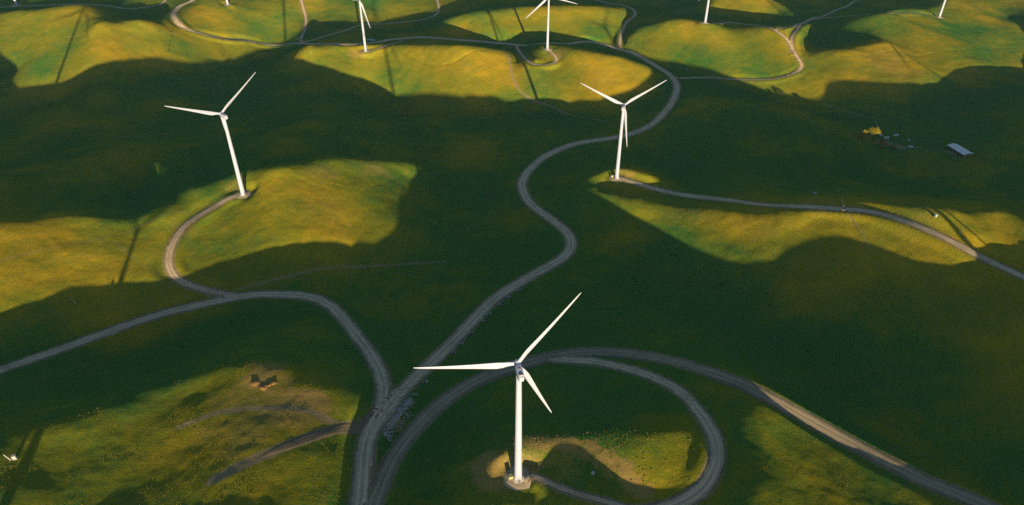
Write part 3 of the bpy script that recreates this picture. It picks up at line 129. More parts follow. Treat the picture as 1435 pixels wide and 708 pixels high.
884 882 882 877 867 853 842 836 835 839 847 858 870 878 880 880 884 890 897 903 911 917 914 898 872 847 829 818 810 808 821 850 890 933 967 988 989 974 952 927 902 880 866 857 849 834 815 801 799 807 819 830 843 854 858 851 835 814 791 770 753 740 732 730 732 738 750 766 777 778 773 763 743 708 662 607 551 509 492 494 500 501 502 516 545 562 549 527 511 510 547 598 607 598 633 699 759 801 822 820 806 782 751 723 704 689 675 665 664 687 727 756 770 799 859 924 948 951 981 1002 990 992 1011 1020 1037 1063 1030 962 954 995 1024 1025 1006 975 939 904 873 844 813 781 759 758 767 769 772 806 875 936 960 958 956 962 978 1003 1033 1057 1074 1088 1104 1115
873 870 870 869 865 857 850 846 847 852 861 871 880 885 885 886 893 903 908 908 907 906 900 882 857 835 820 810 802 801 815 844 883 925 957 970 964 944 921 900 880 859 842 831 819 802 783 773 780 796 812 823 832 838 838 829 812 787 759 734 714 702 695 694 696 701 716 737 754 761 759 749 723 681 628 570 513 472 455 455 461 471 489 526 580 615 608 585 568 572 616 660 654 636 670 739 804 849 866 861 853 833 782 724 686 664 653 655 678 724 772 797 808 834 891 962 991 963 947 956 947 940 952 957 971 1022 1029 978 970 1015 1046 1045 1024 992 956 922 892 863 830 799 779 775 785 792 790 794 836 908 959 968 963 966 979 1002 1031 1055 1071 1084 1100 1114
866 860 859 862 865 865 861 857 855 858 867 878 887 891 890 891 900 911 916 910 900 891 880 862 843 828 818 810 802 801 814 841 879 919 947 953 938 914 891 874 856 835 815 799 783 765 749 749 765 787 806 818 825 827 823 811 791 763 730 700 679 666 662 662 664 671 688 714 736 747 749 737 707 658 600 538 479 435 414 414 431 466 514 574 640 681 675 645 618 623 674 715 697 675 708 777 843 895 916 907 887 856 796 724 671 641 633 654 704 766 817 838 844 868 924 997 1039 1007 952 929 921 912 915 919 931 975 1006 987 989 1036 1069 1066 1042 1010 974 940 911 883 849 815 797 796 802 810 814 808 814 869 943 977 975 973 984 1006 1032 1053 1067 1080 1098 1114
855 847 844 851 863 872 873 869 862 861 868 880 892 898 897 895 900 910 912 903 887 873 860 848 838 831 825 817 808 804 814 839 877 916 938 935 912 885 863 848 832 812 791 770 749 730 721 731 754 778 798 812 820 821 812 797 775 743 706 674 650 637 634 637 640 647 666 695 719 733 736 724 691 637 574 509 447 398 374 382 422 486 559 630 696 733 726 695 663 667 727 768 739 712 745 814 888 944 962 942 896 841 779 713 656 622 626 671 740 809 860 880 881 901 957 1032 1082 1061 994 932 895 882 884 889 897 929 972 988 1009 1057 1091 1086 1060 1027 992 958 931 903 868 832 813 816 823 827 833 830 815 832 899 960 979 981 990 1011 1036 1056 1070 1084 1102 1118
839 829 825 835 855 874 884 882 874 869 872 884 897 904 902 896 895 898 898 887 869 854 847 845 844 842 836 824 811 805 812 837 875 912 927 915 887 857 835 819 804 788 768 746 722 702 698 716 744 768 787 803 815 818 808 790 764 728 689 655 629 615 613 619 622 628 647 676 703 718 721 707 670 613 546 480 416 361 340 368 437 521 601 677 745 783 775 744 709 711 785 832 782 744 782 857 935 973 965 934 879 810 750 694 641 618 644 709 782 849 904 924 917 930 990 1075 1126 1109 1049 969 895 856 847 847 851 879 934 984 1027 1080 1113 1106 1079 1046 1010 976 949 922 886 849 830 834 843 846 849 850 835 821 850 914 964 984 996 1016 1040 1061 1077 1093 1108 1117
819 810 806 818 843 871 890 896 890 884 884 894 905 910 906 896 888 887 884 872 852 839 838 846 852 851 843 829 814 806 813 837 873 904 913 896 865 832 806 785 769 755 739 719 696 676 676 699 732 759 780 797 812 818 810 789 757 716 674 638 611 595 595 603 607 610 627 657 686 704 708 690 647 585 517 451 381 322 317 380 473 564 646 723 796 838 827 793 757 754 831 892 831 774 815 901 962 961 926 894 852 788 725 670 633 636 685 754 823 890 948 968 952 958 1024 1107 1141 1128 1093 1023 932 863 827 811 814 846 908 978 1044 1105 1137 1125 1094 1063 1028 995 969 942 904 865 847 853 863 866 866 866 859 838 830 867 927 971 997 1019 1044 1067 1086 1101 1110 1108
803 795 793 806 832 863 888 901 902 898 900 908 918 920 912 899 888 885 880 864 841 827 830 843 853 854 846 834 822 815 821 841 870 892 895 878 848 814 781 755 734 716 701 684 665 649 651 678 718 754 779 797 812 819 811 786 748 701 657 620 591 575 577 587 590 592 608 639 671 693 698 676 627 560 492 423 349 299 328 422 523 612 695 773 847 890 876 837 807 791 825 884 859 807 849 932 959 928 886 855 820 768 702 650 642 674 730 797 864 931 992 1013 988 985 1045 1102 1105 1095 1091 1053 978 901 837 796 799 843 907 982 1065 1133 1161 1147 1115 1080 1045 1013 989 963 923 881 864 872 882 885 885 882 874 857 837 842 884 937 979 1014 1047 1075 1095 1106 1106 1093
796 789 788 800 824 853 877 892 898 901 909 921 932 933 924 910 898 893 885 865 837 820 822 837 849 853 851 846 838 834 836 848 866 877 876 861 836 803 769 737 709 684 665 649 634 623 628 658 703 747 777 796 807 811 801 775 732 683 638 601 571 554 557 566 569 572 589 622 656 680 685 662 610 544 475 406 343 327 389 487 576 662 745 822 900 947 929 882 857 829 797 833 863 842 880 941 932 892 860 822 783 738 676 640 663 715 772 839 906 972 1038 1062 1026 1003 1041 1074 1061 1045 1042 1029 997 944 871 804 791 838 909 988 1069 1121 1139 1142 1133 1104 1064 1030 1006 982 943 898 881 893 901 902 904 901 885 861 836 825 841 885 938 991 1039 1074 1094 1098 1090 1072
797 791 790 801 822 846 863 874 882 893 908 927 942 947 941 928 915 906 895 872 840 819 819 833 848 856 861 863 861 856 854 856 861 863 859 848 829 801 768 734 700 668 643 625 612 604 611 640 686 731 764 783 791 792 781 753 710 662 619 582 552 534 534 541 545 550 570 604 639 662 666 644 597 537 469 404 370 396 468 548 629 712 790 876 965 1006 984 934 902 866 794 798 859 869 897 927 896 860 832 786 744 704 656 647 694 753 813 883 950 1014 1081 1103 1054 1009 1025 1044 1035 1016 992 975 974 961 913 843 798 818 891 974 1036 1062 1072 1092 1112 1110 1083 1051 1027 1003 961 911 896 913 922 920 922 921 901 862 821 798 798 827 881 946 1006 1049 1069 1069 1058 1042
801 796 797 808 827 844 854 861 869 883 903 926 947 958 956 945 931 919 905 880 848 825 823 835 850 862 872 880 882 876 868 862 858 854 849 842 826 801 770 737 702 666 636 615 599 588 593 622 666 710 741 758 766 765 754 727 687 640 599 565 535 515 511 516 520 528 550 584 617 638 641 625 593 550 491 434 423 466 531 602 680 758 841 938 1008 1012 985 948 913 879 798 766 840 887 898 897 865 829 790 742 702 664 641 667 727 790 854 928 996 1052 1097 1101 1048 1003 1003 1005 998 990 962 931 926 934 927 892 838 821 876 946 984 1004 1020 1037 1056 1074 1077 1061 1042 1023 984 931 914 932 941 939 940 939 919 875 826 793 776 783 823 886 950 997 1021 1025 1019 1008
806 805 809 821 836 847 852 857 865 879 898 922 946 963 965 956 942 928 911 886 857 836 831 840 853 867 882 894 898 889 876 865 857 850 844 838 823 797 768 739 706 670 637 612 589 568 569 599 647 689 716 731 737 736 726 703 664 619 579 545 516 496 490 493 498 508 532 564 593 609 612 609 607 593 552 506 496 529 586 654 727 806 896 971 989 960 935 910 881 859 789 732 799 874 874 857 835 793 743 701 658 616 622 687 756 820 898 980 1045 1079 1083 1062 1019 985 974 963 956 955 939 905 880 879 890 894 868 837 856 903 932 957 982 994 1001 1017 1035 1037 1026 1014 993 958 944 954 959 956 959 958 936 893 851 821 791 770 783 830 888 934 962 974 978 973
814 816 825 839 850 853 852 855 864 877 894 918 945 965 968 957 942 929 914 891 865 846 839 844 855 870 888 902 905 897 882 868 857 847 840 831 816 791 763 737 708 675 644 617 586 556 552 586 636 674 696 708 712 710 701 682 647 601 559 524 494 475 470 476 485 499 522 552 575 587 595 613 638 645 621 586 571 589 637 702 774 855 927 953 938 915 898 873 839 816 767 709 754 829 832 821 803 752 704 677 635 585 611 712 793 855 939 1021 1067 1075 1054 1027 996 966 951 941 933 924 905 875 847 831 833 844 844 820 814 849 888 917 940 954 958 963 977 989 986 976 966 953 948 966 980 978 976 975 954 911 870 846 823 791 775 794 835 874 902 921 933 935
824 828 840 854 860 856 850 850 860 874 892 916 945 965 967 953 937 925 912 892 869 851 842 844 855 871 888 900 905 900 887 871 854 839 828 819 805 783 758 734 708 680 653 630 600 570 568 601 645 677 694 700 697 689 681 666 633 588 542 504 471 451 452 466 483 500 525 553 576 593 619 655 687 692 674 652 637 642 685 753 823 882 910 906 894 882 862 838 803 770 733 691 714 780 798 788 762 717 692 687 653 603 620 722 821 888 957 1012 1034 1033 1022 1004 970 932 921 919 905 883 855 831 811 795 785 789 798 787 775 804 853 886 905 918 922 919 924 938 945 937 925 914 907 928 969 996 1000 992 970 930 889 864 849 826 798 788 803 828 852 871 887 893
837 839 850 862 863 854 844 844 856 872 891 915 942 962 964 948 931 919 908 890 868 849 839 840 853 869 882 889 893 892 884 866 844 823 809 801 792 776 755 733 710 686 665 646 626 609 613 640 677 711 728 723 699 677 665 651 621 577 532 491 455 435 440 462 485 506 534 567 594 629 679 719 737 735 724 714 697 693 739 808 854 869 867 863 858 839 813 792 767 733 698 659 667 730 763 746 714 699 715 729 704 659 646 700 796 882 937 964 977 988 991 978 936 892 885 882 860 834 810 790 773 757 744 744 754 752 746 772 821 858 879 890 892 886 882 889 898 898 891 879 866 868 907 967 1009 1015 988 947 910 884 868 854 834 813 802 806 820 836 849 856
850 849 857 864 860 848 838 841 856 874 891 911 934 952 955 942 924 910 899 884 865 846 834 836 848 862 869 869 870 871 866 850 825 801 787 782 780 772 756 735 714 694 676 666 660 656 660 681 720 764 789 772 722 677 653 635 606 565 523 486 453 434 440 463 485 506 537 577 617 685 755 776 778 781 776 775 761 755 793 833 838 829 826 826 819 798 771 750 731 701 663 625 621 673 712 697 679 705 757 781 759 720 692 691 746 834 896 922 940 956 958 944 909 874 863 849 821 800 781 761 740 723 709 703 705 707 720 756 801 835 856 866 867 862 855 851 852 853 850 845 839 832 844 894 963 1010 1009 969 927 903 887 874 864 849 826 808 808 816 823 825
865 860 863 864 855 841 834 840 857 875 890 904 921 938 944 934 916 899 888 877 863 846 834 834 844 853 852 844 840 841 839 826 802 779 765 764 767 766 756 738 716 694 682 689 700 700 701 720 763 818 850 825 757 694 653 622 589 549 511 481 456 441 445 462 477 493 526 571 637 752 833 824 821 836 829 825 814 802 807 804 792 786 789 789 781 762 734 708 686 654 618 598 596 623 656 666 682 737 803 829 807 772 747 725 729 784 853 897 918 924 917 900 872 845 829 814 793 773 752 730 708 691 678 667 665 679 718 766 796 816 833 843 844 840 835 829 824 820 813 806 806 808 811 834 886 950 993 987 950 920 904 892 883 876 855 829 812 806 803 800
881 873 869 863 851 837 831 839 855 872 884 895 910 928 936 928 908 888 877 871 863 850 838 836 841 842 834 821 814 814 814 804 783 761 748 747 753 755 748 732 706 679 677 710 740 743 742 761 807 866 899 870 801 731 672 621 576 530 493 470 453 442 444 455 464 475 505 552 636 774 846 822 827 846 832 816 802 785 769 755 749 749 752 752 745 724 690 663 647 620 597 604 614 619 644 682 727 788 848 874 855 820 796 775 753 760 809 861 884 884 880 869 841 808 788 781 770 747 718 694 674 659 646 640 650 687 742 780 788 794 810 820 819 814 812 811 808 802 793 781 776 782 794 810 836 876 928 966 968 946 925 911 901 894 884 862 830 802 785 775
899 887 876 864 849 834 829 836 851 865 876 886 903 923 933 924 903 882 872 869 866 856 845 839 838 832 819 804 797 797 797 790 773 753 740 736 738 738 731 713 681 653 670 732 779 786 784 802 849 912 945 916 849 782 713 645 582 521 479 461 445 430 430 440 448 459 485 533 618 732 783 773 787 798 786 769 753 742 726 715 713 712 712 714 707 682 648 633 643 644 639 658 673 670 689 735 785 841 895 919 903 869 841 823 797 769 772 809 839 847 853 852 829 793 769 762 757 731 693 664 646 631 622 626 655 707 756 775 770 773 790 800 796 789 786 789 790 787 779 767 759 763 780 799 816 832 857 898 938 952 943 931 919 911 907 895 857 809 774 757
916 902 886 868 849 835 830 834 846 858 867 879 898 921 931 923 903 884 875 874 871 862 849 840 833 824 810 796 788 787 787 781 768 752 739 732 726 720 710 691 659 642 681 760 817 830 827 843 892 960 994 962 896 831 760 686 613 540 490 464 436 409 405 416 428 440 464 518 606 694 732 736 747 753 749 734 716 706 692 680 677 677 678 677 665 642 621 632 673 702 709 724 735 733 748 787 836 892 946 967 952 921 893 873 851 809 770 771 799 818 825 821 803 776 749 735 736 723 684 648 629 618 619 640 682 731 763 766 757 760 776 786 782 771 765 766 770 772 766 756 748 753 770 788 801 808 814 831 868 907 931 937 931 923 919 912 879 826 781 755
929 915 897 876 856 841 834 836 844 852 860 872 893 917 929 923 906 891 884 881 876 863 848 835 825 814 801 789 780 776 774 772 765 755 745 734 723 711 699 683 664 665 715 795 855 872 869 883 935 1006 1041 1006 942 881 810 732 657 583 524 479 429 384 372 384 401 415 440 501 591 663 696 702 707 716 716 698 679 670 660 651 650 654 656 649 633 615 615 653 713 754 767 776 782 782 796 835 890 948 995 1012 999 972 946 925 904 866 806 766 770 787 789 777 761 746 721 699 707 719 693 650 627 624 641 679 726 763 775 764 748 748 763 774 772 760 752 751 755 757 752 742 736 743 761 777 785 790 795 800 817 853 894 920 926 922 919 911 887 845 802 769
934 923 906 887 868 854 846 845 850 854 857 866 885 909 923 921 908 896 890 885 875 858 841 827 816 803 789 776 765 758 757 760 764 764 758 747 733 718 707 701 698 712 761 835 894 914 910 923 975 1055 1093 1049 985 932 863 782 702 625 557 495 426 363 339 350 370 388 420 485 560 616 649 662 669 681 682 665 650 645 640 634 635 642 645 635 617 608 629 686 754 800 816 823 825 825 843 887 943 991 1021 1029 1017 993 970 951 931 901 850 788 755 754 754 741 727 718 700 676 687 725 725 679 644 646 676 724 771 796 789 761 737 734 747 761 762 753 746 745 747 746 737 725 721 731 750 764 770 776 785 793 804 829 864 893 905 907 905 899 882 854 822 790
929 925 916 902 887 874 865 861 862 861 860 863 877 897 912 912 902 893 887 879 866 848 832 819 807 791 772 755 743 739 744 758 775 785 785 775 760 745 735 735 742 761 807 877 935 957 952 959 1018 1117 1153 1093 1029 980 909 826 744 664 590 518 439 365 325 323 337 357 397 462 526 573 612 636 648 660 660 647 635 631 627 621 623 630 635 629 618 627 669 737 805 852 872 879 879 880 899 936 975 1001 1010 1005 992 972 953 938 918 895 867 816 757 728 722 714 701 693 682 664 671 724 764 732 681 676 712 763 812 829 804 761 730 722 733 748 753 748 744 744 743 735 720 706 702 714 733 746 752 761 776 792 806 825 850 872 883 886 886 881 871 856 836 812
920 928 928 922 912 900 888 879 874 870 866 865 871 885 896 897 888 879 872 863 850 836 823 813 799 777 754 736 728 733 750 777 806 825 829 822 808 792 776 772 783 807 853 919 976 999 992 992 1052 1146 1168 1117 1082 1051 970 868 781 702 626 552 475 398 342 314 310 325 366 430 493 547 592 622 637 645 644 634 624 617 611 606 605 610 617 621 632 671 735 801 857 897 917 925 927 930 944 963 974 978 975 966 955 939 921 904 884 861 848 822 764 713 693 685 673 663 658 650 651 696 768 778 725 707 746 803 852 862 820 762 723 711 720 736 745 745 742 740 735 721 702 686 683 695 712 725 733 745 765 787 806 825 845 861 868 871 872 869 864 857 848 834
913 930 939 941 936 924 908 892 881 876 873 871 871 875 880 879 872 861 851 841 830 820 813 805 790 768 746 734 735 749 778 816 853 877 884 878 867 848 820 807 823 854 899 961 1017 1042 1031 1024 1069 1131 1134 1109 1114 1113 1041 919 815 736 662 589 516 444 376 321 293 296 333 395 461 526 580 611 626 632 630 621 610 602 596 589 584 585 595 612 650 715 785 836 872 900 917 925 930 936 944 946 939 934 933 928 920 907 887 868 850 827 810 799 763 708 672 656 642 632 632 637 637 657 729 789 764 737 778 844 893 896 842 768 715 695 703 722 736 739 736 730 720 702 682 667 663 674 692 706 718 732 753 778 802 826 847 860 865 866 866 865 862 861 860 855
905 927 942 949 947 936 916 896 884 880 879 876 870 865 864 863 858 848 834 820 809 802 799 794 783 767 755 753 763 783 816 859 902 929 938 934 928 908 867 843 862 901 946 1005 1060 1085 1071 1058 1088 1122 1109 1088 1091 1094 1047 946 845 767 696 626 556 486 413 346 297 281 314 377 444 513 569 600 614 619 616 606 594 585 579 574 566 565 576 603 655 725 782 814 839 864 879 887 895 902 909 908 901 899 900 895 884 871 854 836 821 799 773 761 744 702 657 629 611 603 607 621 629 634 683 769 792 774 811 885 934 929 870 788 718 681 682 701 719 725 723 714 700 680 661 646 643 654 674 694 711 729 751 775 801 829 854 866 866 863 863 863 863 864 868 870
894 916 932 942 943 933 915 897 888 887 886 879 867 855 848 848 847 838 822 805 791 784 783 783 779 775 775 785 802 824 856 900 946 977 989 989 984 962 913 883 905 947 992 1047 1102 1126 1109 1088 1097 1104 1079 1057 1050 1036 1006 948 869 794 730 664 595 526 455 388 325 290 320 390 456 518 563 586 597 603 600 589 575 565 561 558 554 553 562 585 634 696 740 767 796 823 839 846 853 861 870 875 873 870 868 863 851 839 825 807 791 773 743 722 715 688 644 608 586 577 581 595 613 622 650 730 797 814 850 917 957 947 892 815 737 680 663 676 694 704 703 695 681 661 641 626 623 635 659 686 711 735 757 779 804 834 860 870 866 859 858 861 865 869 874 879
883 902 918 928 930 924 911 900 895 895 889 876 857 841 832 831 831 825 810 793 779 771 771 775 780 788 801 821 843 868 901 943 989 1023 1040 1043 1037 1005 949 922 949 991 1034 1091 1146 1169 1151 1118 1092 1064 1031 1017 1014 995 978 953 890 819 762 703 636 567 498 432 363 313 332 399 468 525 556 568 577 584 582 570 555 544 541 542 543 544 548 560 597 652 697 731 765 792 807 815 820 826 833 839 836 828 825 824 816 805 791 772 754 740 719 699 694 676 633 593 566 553 553 566 588 610 631 687 773 835 882 930 955 942 898 836 761 692 654 654 671 683 684 677 664 646 625 607 604 618 645 678 711 740 765 786 808 834 858 868 864 858 859 866 875 881 884 887
880 894 907 916 919 916 909 904 903 900 888 866 842 823 813 811 810 805 794 781 770 765 767 776 789 807 830 858 887 917 951 993 1036 1071 1092 1100 1091 1046 982 960 990 1034 1081 1139 1190 1211 1195 1150 1091 1035 995 982 974 956 957 956 907 842 795 742 677 608 539 472 402 343 336 382 452 513 539 547 556 565 563 551 535 524 521 525 530 534 535 538 567 621 667 699 730 758 777 789 795 800 804 806 802 794 791 790 782 768 755 736 716 703 690 678 676 666 629 584 549 530 529 541 565 595 620 657 733 820 882 919 935 925 894 846 781 708 655 640 653 665 666 658 646 629 608 589 583 598 630 668 706 739 765 785 803 824 846 860 864 866 874 886 898 903 903 900
883 891 901 909 912 912 910 909 907 900 882 853 825 804 795 792 790 784 776 769 765 766 774 789 809 834 864 897 931 966 1002 1042 1082 1116 1142 1154 1138 1080 1014 1000 1035 1082 1130 1176 1212 1229 1219 1167 1087 1013 968 950 933 919 935 953 921 867 827 781 718 649 581 512 443 381 353 374 434 491 516 526 537 546 544 531 515 504 502 506 513 520 520 521 548 600 642 666 690 716 737 752 762 770 777 783 784 779 772 765 754 740 731 718 696 676 659 646 645 645 621 577 535 511 510 525 549 578 608 639 697 779 848 886 904 903 883 847 794 729 668 638 639 647 645 634 621 606 587 569 562 577 612 655 697 730 754 771 786 805 828 851 867 881 896 913 927 931 927 919
885 890 898 906 908 908 908 908 906 895 874 844 814 792 782 779 777 772 767 765 767 776 793 817 842 870 900 934 969 1004 1042 1079 1116 1150 1180 1193 1166 1098 1045 1049 1086 1126 1158 1180 1197 1213 1209 1160 1073 989 936 912 896 890 914 944 931 892 860 820 760 691 622 553 484 421 383 386 426 469 492 506 519 527 524 511 496 485 482 485 492 500 502 505 528 575 617 643 664 685 703 714 723 734 746 756 761 755 744 734 726 718 712 703 684 661 640 622 613 615 604 567 525 500 501 517 537 560 589 623 670 736 801 845 869 876 865 840 802 751 693 650 634 631 624 610 595 582 565 548 542 559 597 644 686 716 737 750 763 783 812 845 874 897 917 937 951 955 950 939
883 887 897 906 908 905 904 903 899 888 869 844 818 796 782 776 774 772 771 773 779 795 821 852 883 912 939 967 996 1029 1063 1098 1131 1164 1195 1203 1166 1104 1079 1097 1120 1138 1149 1155 1166 1180 1176 1135 1056 967 906 876 863 865 893 930 936 915 893 860 801 732 663 593 524 459 415 405 424 448 467 485 501 508 504 492 477 466 462 464 470 478 485 490 508 549 592 625 650 673 689 697 701 708 718 727 730 724 713 705 702 695 686 676 662 644 628 612 599 595 590 565 529 506 506 516 528 542 566 603 648 704 762 807 836 849 845 828 803 768 721 675 643 626 611 593 577 563 547 529 524 544 586 635 676 705 722 735 749 773 807 845 879 906 929 949 966 972 967 956
880 884 895 906 908 905 901 898 892 883 869 853 833 813 795 785 782 784 788 794 803 821 852 890 925 955 978 998 1019 1044 1073 1103 1132 1160 1182 1178 1138 1098 1097 1111 1114 1115 1117 1121 1135 1146 1137 1102 1037 951 884 851 839 843 872 915 940 937 926 900 844 774 703 633 564 497 447 426 425 430 442 462 480 487 485 474 459 446 443 445 450 458 468 478 495 530 571 605 633 658 678 689 692 695 701 706 710 707 699 693 688 678 664 652 638 622 608 598 588 581 578 564 540 520 512 513 516 525 545 582 628 681 735 779 811 827 828 816 798 775 741 701 664 637 613 592 573 557 538 519 515 539 583 633 674 701 719 735 754 782 816 852 884 910 932 953 970 978 975 963
883 881 889 900 905 904 901 898 892 885 876 867 856 838 818 803 798 803 813 823 834 853 885 925 964 994 1015 1028 1041 1058 1082 1106 1128 1147 1154 1135 1099 1080 1084 1085 1080 1080 1083 1091 1106 1112 1096 1066 1015 936 867 832 818 822 850 900 942 958 960 941 887 817 744 673 603 534 478 445 426 411 414 436 456 464 464 455 440 427 424 428 433 441 453 466 484 516 555 589 614 638 659 673 679 682 686 692 697 697 690 682 675 664 652 640 626 605 586 575 567 560 556 548 529 507 493 492 497 507 527 562 609 663 715 759 791 810 812 804 791 775 751 720 688 659 632 607 585 565 542 524 524 549 592 640 681 710 730 750 775 804 834 864 891 914 934 952 967 974 970 958
891 880 880 888 897 901 903 903 901 896 891 888 882 869 848 829 821 826 839 852 864 884 917 958 996 1026 1045 1056 1064 1077 1094 1112 1128 1138 1130 1097 1061 1048 1049 1047 1045 1047 1051 1062 1076 1074 1053 1028 986 914 848 811 795 797 828 887 942 975 995 983 930 859 785 711 641 571 509 465 427 391 384 406 430 440 442 435 421 407 404 410 416 424 437 453 471 501 539 574 600 622 641 655 661 664 669 675 680 680 674 664 656 648 638 629 615 593 570 555 547 540 532 520 498 469 453 458 473 488 509 543 592 647 700 742 772 788 791 786 778 769 753 732 709 685 659 632 606 582 560 546 551 575 615 661 700 728 750 773 799 826 852 878 901 921 937 950 959 961 954 943
897 880 872 876 886 896 905 910 912 913 913 914 912 900 879 858 847 851 863 876 889 909 942 982 1019 1047 1066 1076 1085 1095 1108 1121 1131 1131 1109 1066 1028 1013 1012 1014 1014 1014 1019 1032 1043 1036 1014 990 946 878 818 784 766 769 809 876 939 989 1030 1025 969 898 824 750 678 606 540 485 429 371 352 376 406 419 421 416 403 388 384 390 398 407 421 437 454 482 519 557 588 611 628 639 645 649 653 659 663 663 657 647 638 629 620 610 596 577 556 540 532 526 518 503 477 444 426 434 452 470 492 526 574 631 683 723 749 762 765 765 765 762 754 740 724 705 683 657 632 609 589 581 589 613 650 692 727 751 771 794 818 842 866 890 911 928 939 945 945 939 930 921
895 880 871 874 883 897 909 917 922 928 936 941 940 927 906 883 872 873 883 894 906 925 956 993 1029 1057 1076 1087 1096 1107 1118 1125 1126 1113 1078 1031 996 983 981 982 981 981 990 1004 1009 997 978 954 904 837 784 752 734 742 792 865 934 1003 1067 1069 1010 936 862 788 714 640 570 504 431 354 325 350 384 399 401 397 384 369 363 368 377 389 404 419 435 461 498 540 575 601 617 627 633 639 644 648 651 650 645 635 625 615 603 590 576 557 538 523 514 509 502 489 465 433 414 420 436 453 473 506 555 610 661 699 721 734 742 750 757 760 756 745 731 715 697 679 660 643 628 624 635 659 693 729 758 778 796 816 838 860 881 902 921 932 936 933 923 911 899 890
884 879 878 884 894 908 921 929 933 941 952 960 958 943 921 900 888 889 896 904 914 932 960 995 1028 1056 1075 1087 1095 1105 1113 1113 1103 1078 1037 991 961 951 949 950 951 955 966 976 974 959 943 919 867 803 754 723 707 720 776 854 930 1014 1089 1101 1050 977 901 825 749 674 599 524 441 355 315 335 366 376 377 374 364 349 343 347 357 369 385 400 416 442 482 525 563 589 605 615 622 629 635 639 641 640 634 625 614 603 590 574 556 536 516 501 492 486 480 468 446 418 403 409 423 435 451 483 531 585 633 670 693 710 727 745 757 762 759 749 735 720 708 699 690 681 674 673 684 708 739 769 792 809 827 848 869 888 905 919 929 931 925 913 896 878 864 854
870 878 889 901 914 930 944 948 948 951 961 967 962 946 924 904 893 892 896 902 911 929 957 991 1023 1050 1068 1077 1081 1084 1086 1079 1063 1035 996 958 932 920 916 918 922 928 938 945 939 925 911 884 834 776 731 700 685 701 759 840 925 1013 1083 1102 1072 1014 941 863 784 706 628 548 463 375 325 335 352 350 347 348 342 330 324 328 337 349 365 381 396 423 465 511 548 574 590 600 606 612 619 626 629 627 621 613 603 592 577 559 538 515 494 479 471 467 461 447 423 399 389 398 411 418 429 459 508 562 611 647 673 696 721 746 762 767 765 756 743 729 721 717 716 715 714 718 731 755 783 809 828 845 865 887 909 926 935 938 935 925 908 887 866 848 832 821
859 877 898 915 933 953 968 971 966 964 967 968 959 941 920 900 887 884 887 892 901 921 951 987 1019 1044 1059 1062 1058 1052 1046 1036 1020 996 966 938 915 895 886 886 891 898 910 917 911 898 882 852 803 753 712 682 668 686 745 827 916 1002 1062 1084 1073 1035 975 901 820 738 657 574 489 398 342 343 340 319 314 319 318 310 305 310 318 329 345 361 376 403 445 491 528 555 572 581 584 588 596 605 610 610 606 599 590 578 563 543 521 496 474 459 454 451 445 429 404 382 377 389 401 405 414 445 496 553 604 642 670 696 726 754 772 777 775 767 756 744 736 733 734 738 744 754 772 798 827 851 869 885 904 926 947 961 962 954 938 915 887 860 838 822 809 798
852 876 899 918 939 962 980 985 981 976 974 968 955 935 913 891 876 870 873 880 891 912 944 981 1014 1038 1049 1046 1035 1023 1012 1001 988 967 944 922 900 876 862 862 866 875 888 895 887 874 856 822 778 734 696 667 655 677 736 816 905 987 1041 1065 1063 1037 992 931 855 771 686 601 514 420 354 340 318 285 279 288 291 289 287 291 299 310 327 342 357 381 423 468 506 534 552 561 563 565 572 582 590 592 589 584 575 561 544 525 503 479 456 441 436 434 427 411 387 366 363 376 389 395 409 445 499 560 614 655 686 714 744 772 789 794 790 782 773 764 755 750 750 756 768 785 810 840 869 894 912 927 941 957 974 983 979 962 937 906 870 838 816 803 793 787
847 872 893 911 931 955 976 985 984 981 977 968 951 928 904 880 862 855 858 868 882 903 933 969 1003 1027 1036 1030 1017 1003 992 983 968 945 920 898 874 852 843 845 849 857 869 871 862 849 828 794 755 718 683 654 644 670 729 807 893 969 1018 1044 1046 1026 991 944 882 804 716 629 543 446 365 335 309 275 257 254 258 262 266 271 279 291 308 324 338 361 401 447 485 513 531 541 546 548 553 562 571 576 574 569 559 543 524 504 483 460 437 423 417 414 407 391 367 348 346 360 375 387 410 454 512 573 630 676 713 744 773 797 811 813 807 800 794 789 781 775 773 778 792 814 843 876 906 930 949 961 970 978 987 991 984 963 935 900 862 828 805 794 789 786
840 865 885 901 918 940 960 973 978 977 972 960 941 916 890 864 844 836 841 854 870 890 915 948 981 1007 1017 1013 1000 987 978 968 951 925 895 868 844 827 823 826 830 837 845 843 835 823 802 770 735 704 673 645 634 658 717 796 880 948 992 1016 1019 1003 972 935 891 830 749 658 569 472 387 357 345 310 263 230 222 228 237 246 257 271 289 306 320 342 382 428 467 492 510 521 527 532 537 546 556 562 561 556 545 528 507 485 463 440 418 403 397 394 387 371 346 326 324 338 357 379 415 467 525 583 640 693 738 774 803 823 833 833 825 819 817 816 812 805 800 801 811 833 865 898 927 951 969 980 986 987 989 989 980 961 934 900 864 831 809 800 798 796
831 857 878 895 909 926 944 960 968 969 961 945 923 898 872 847 827 818 824 839 858 876 896 922 952 979 993 992 980 967 958 948 931 904 875 846 821 804 800 802 808 816 820 818 812 803 783 754 722 693 663 636 622 642 700 781 864 925 961 982 985 968 938 907 878 839 775 686 595 503 424 397 395 363 300 240 206 195 198 213 233 253 272 288 301 323 363 411 448 472 488 500 507 513 520 530 543 553 558 554 541 520 496 471 445 420 400 386 381 378 370 352 324 302 301 317 342 375 422 480 536 589 644 702 755 798 827 845 853 851 843 838 838 841 838 830 820 815 821 840 869 900 928 951 970 984 989 989 986 984 977 962 939 908 874 843 822 814 815 814
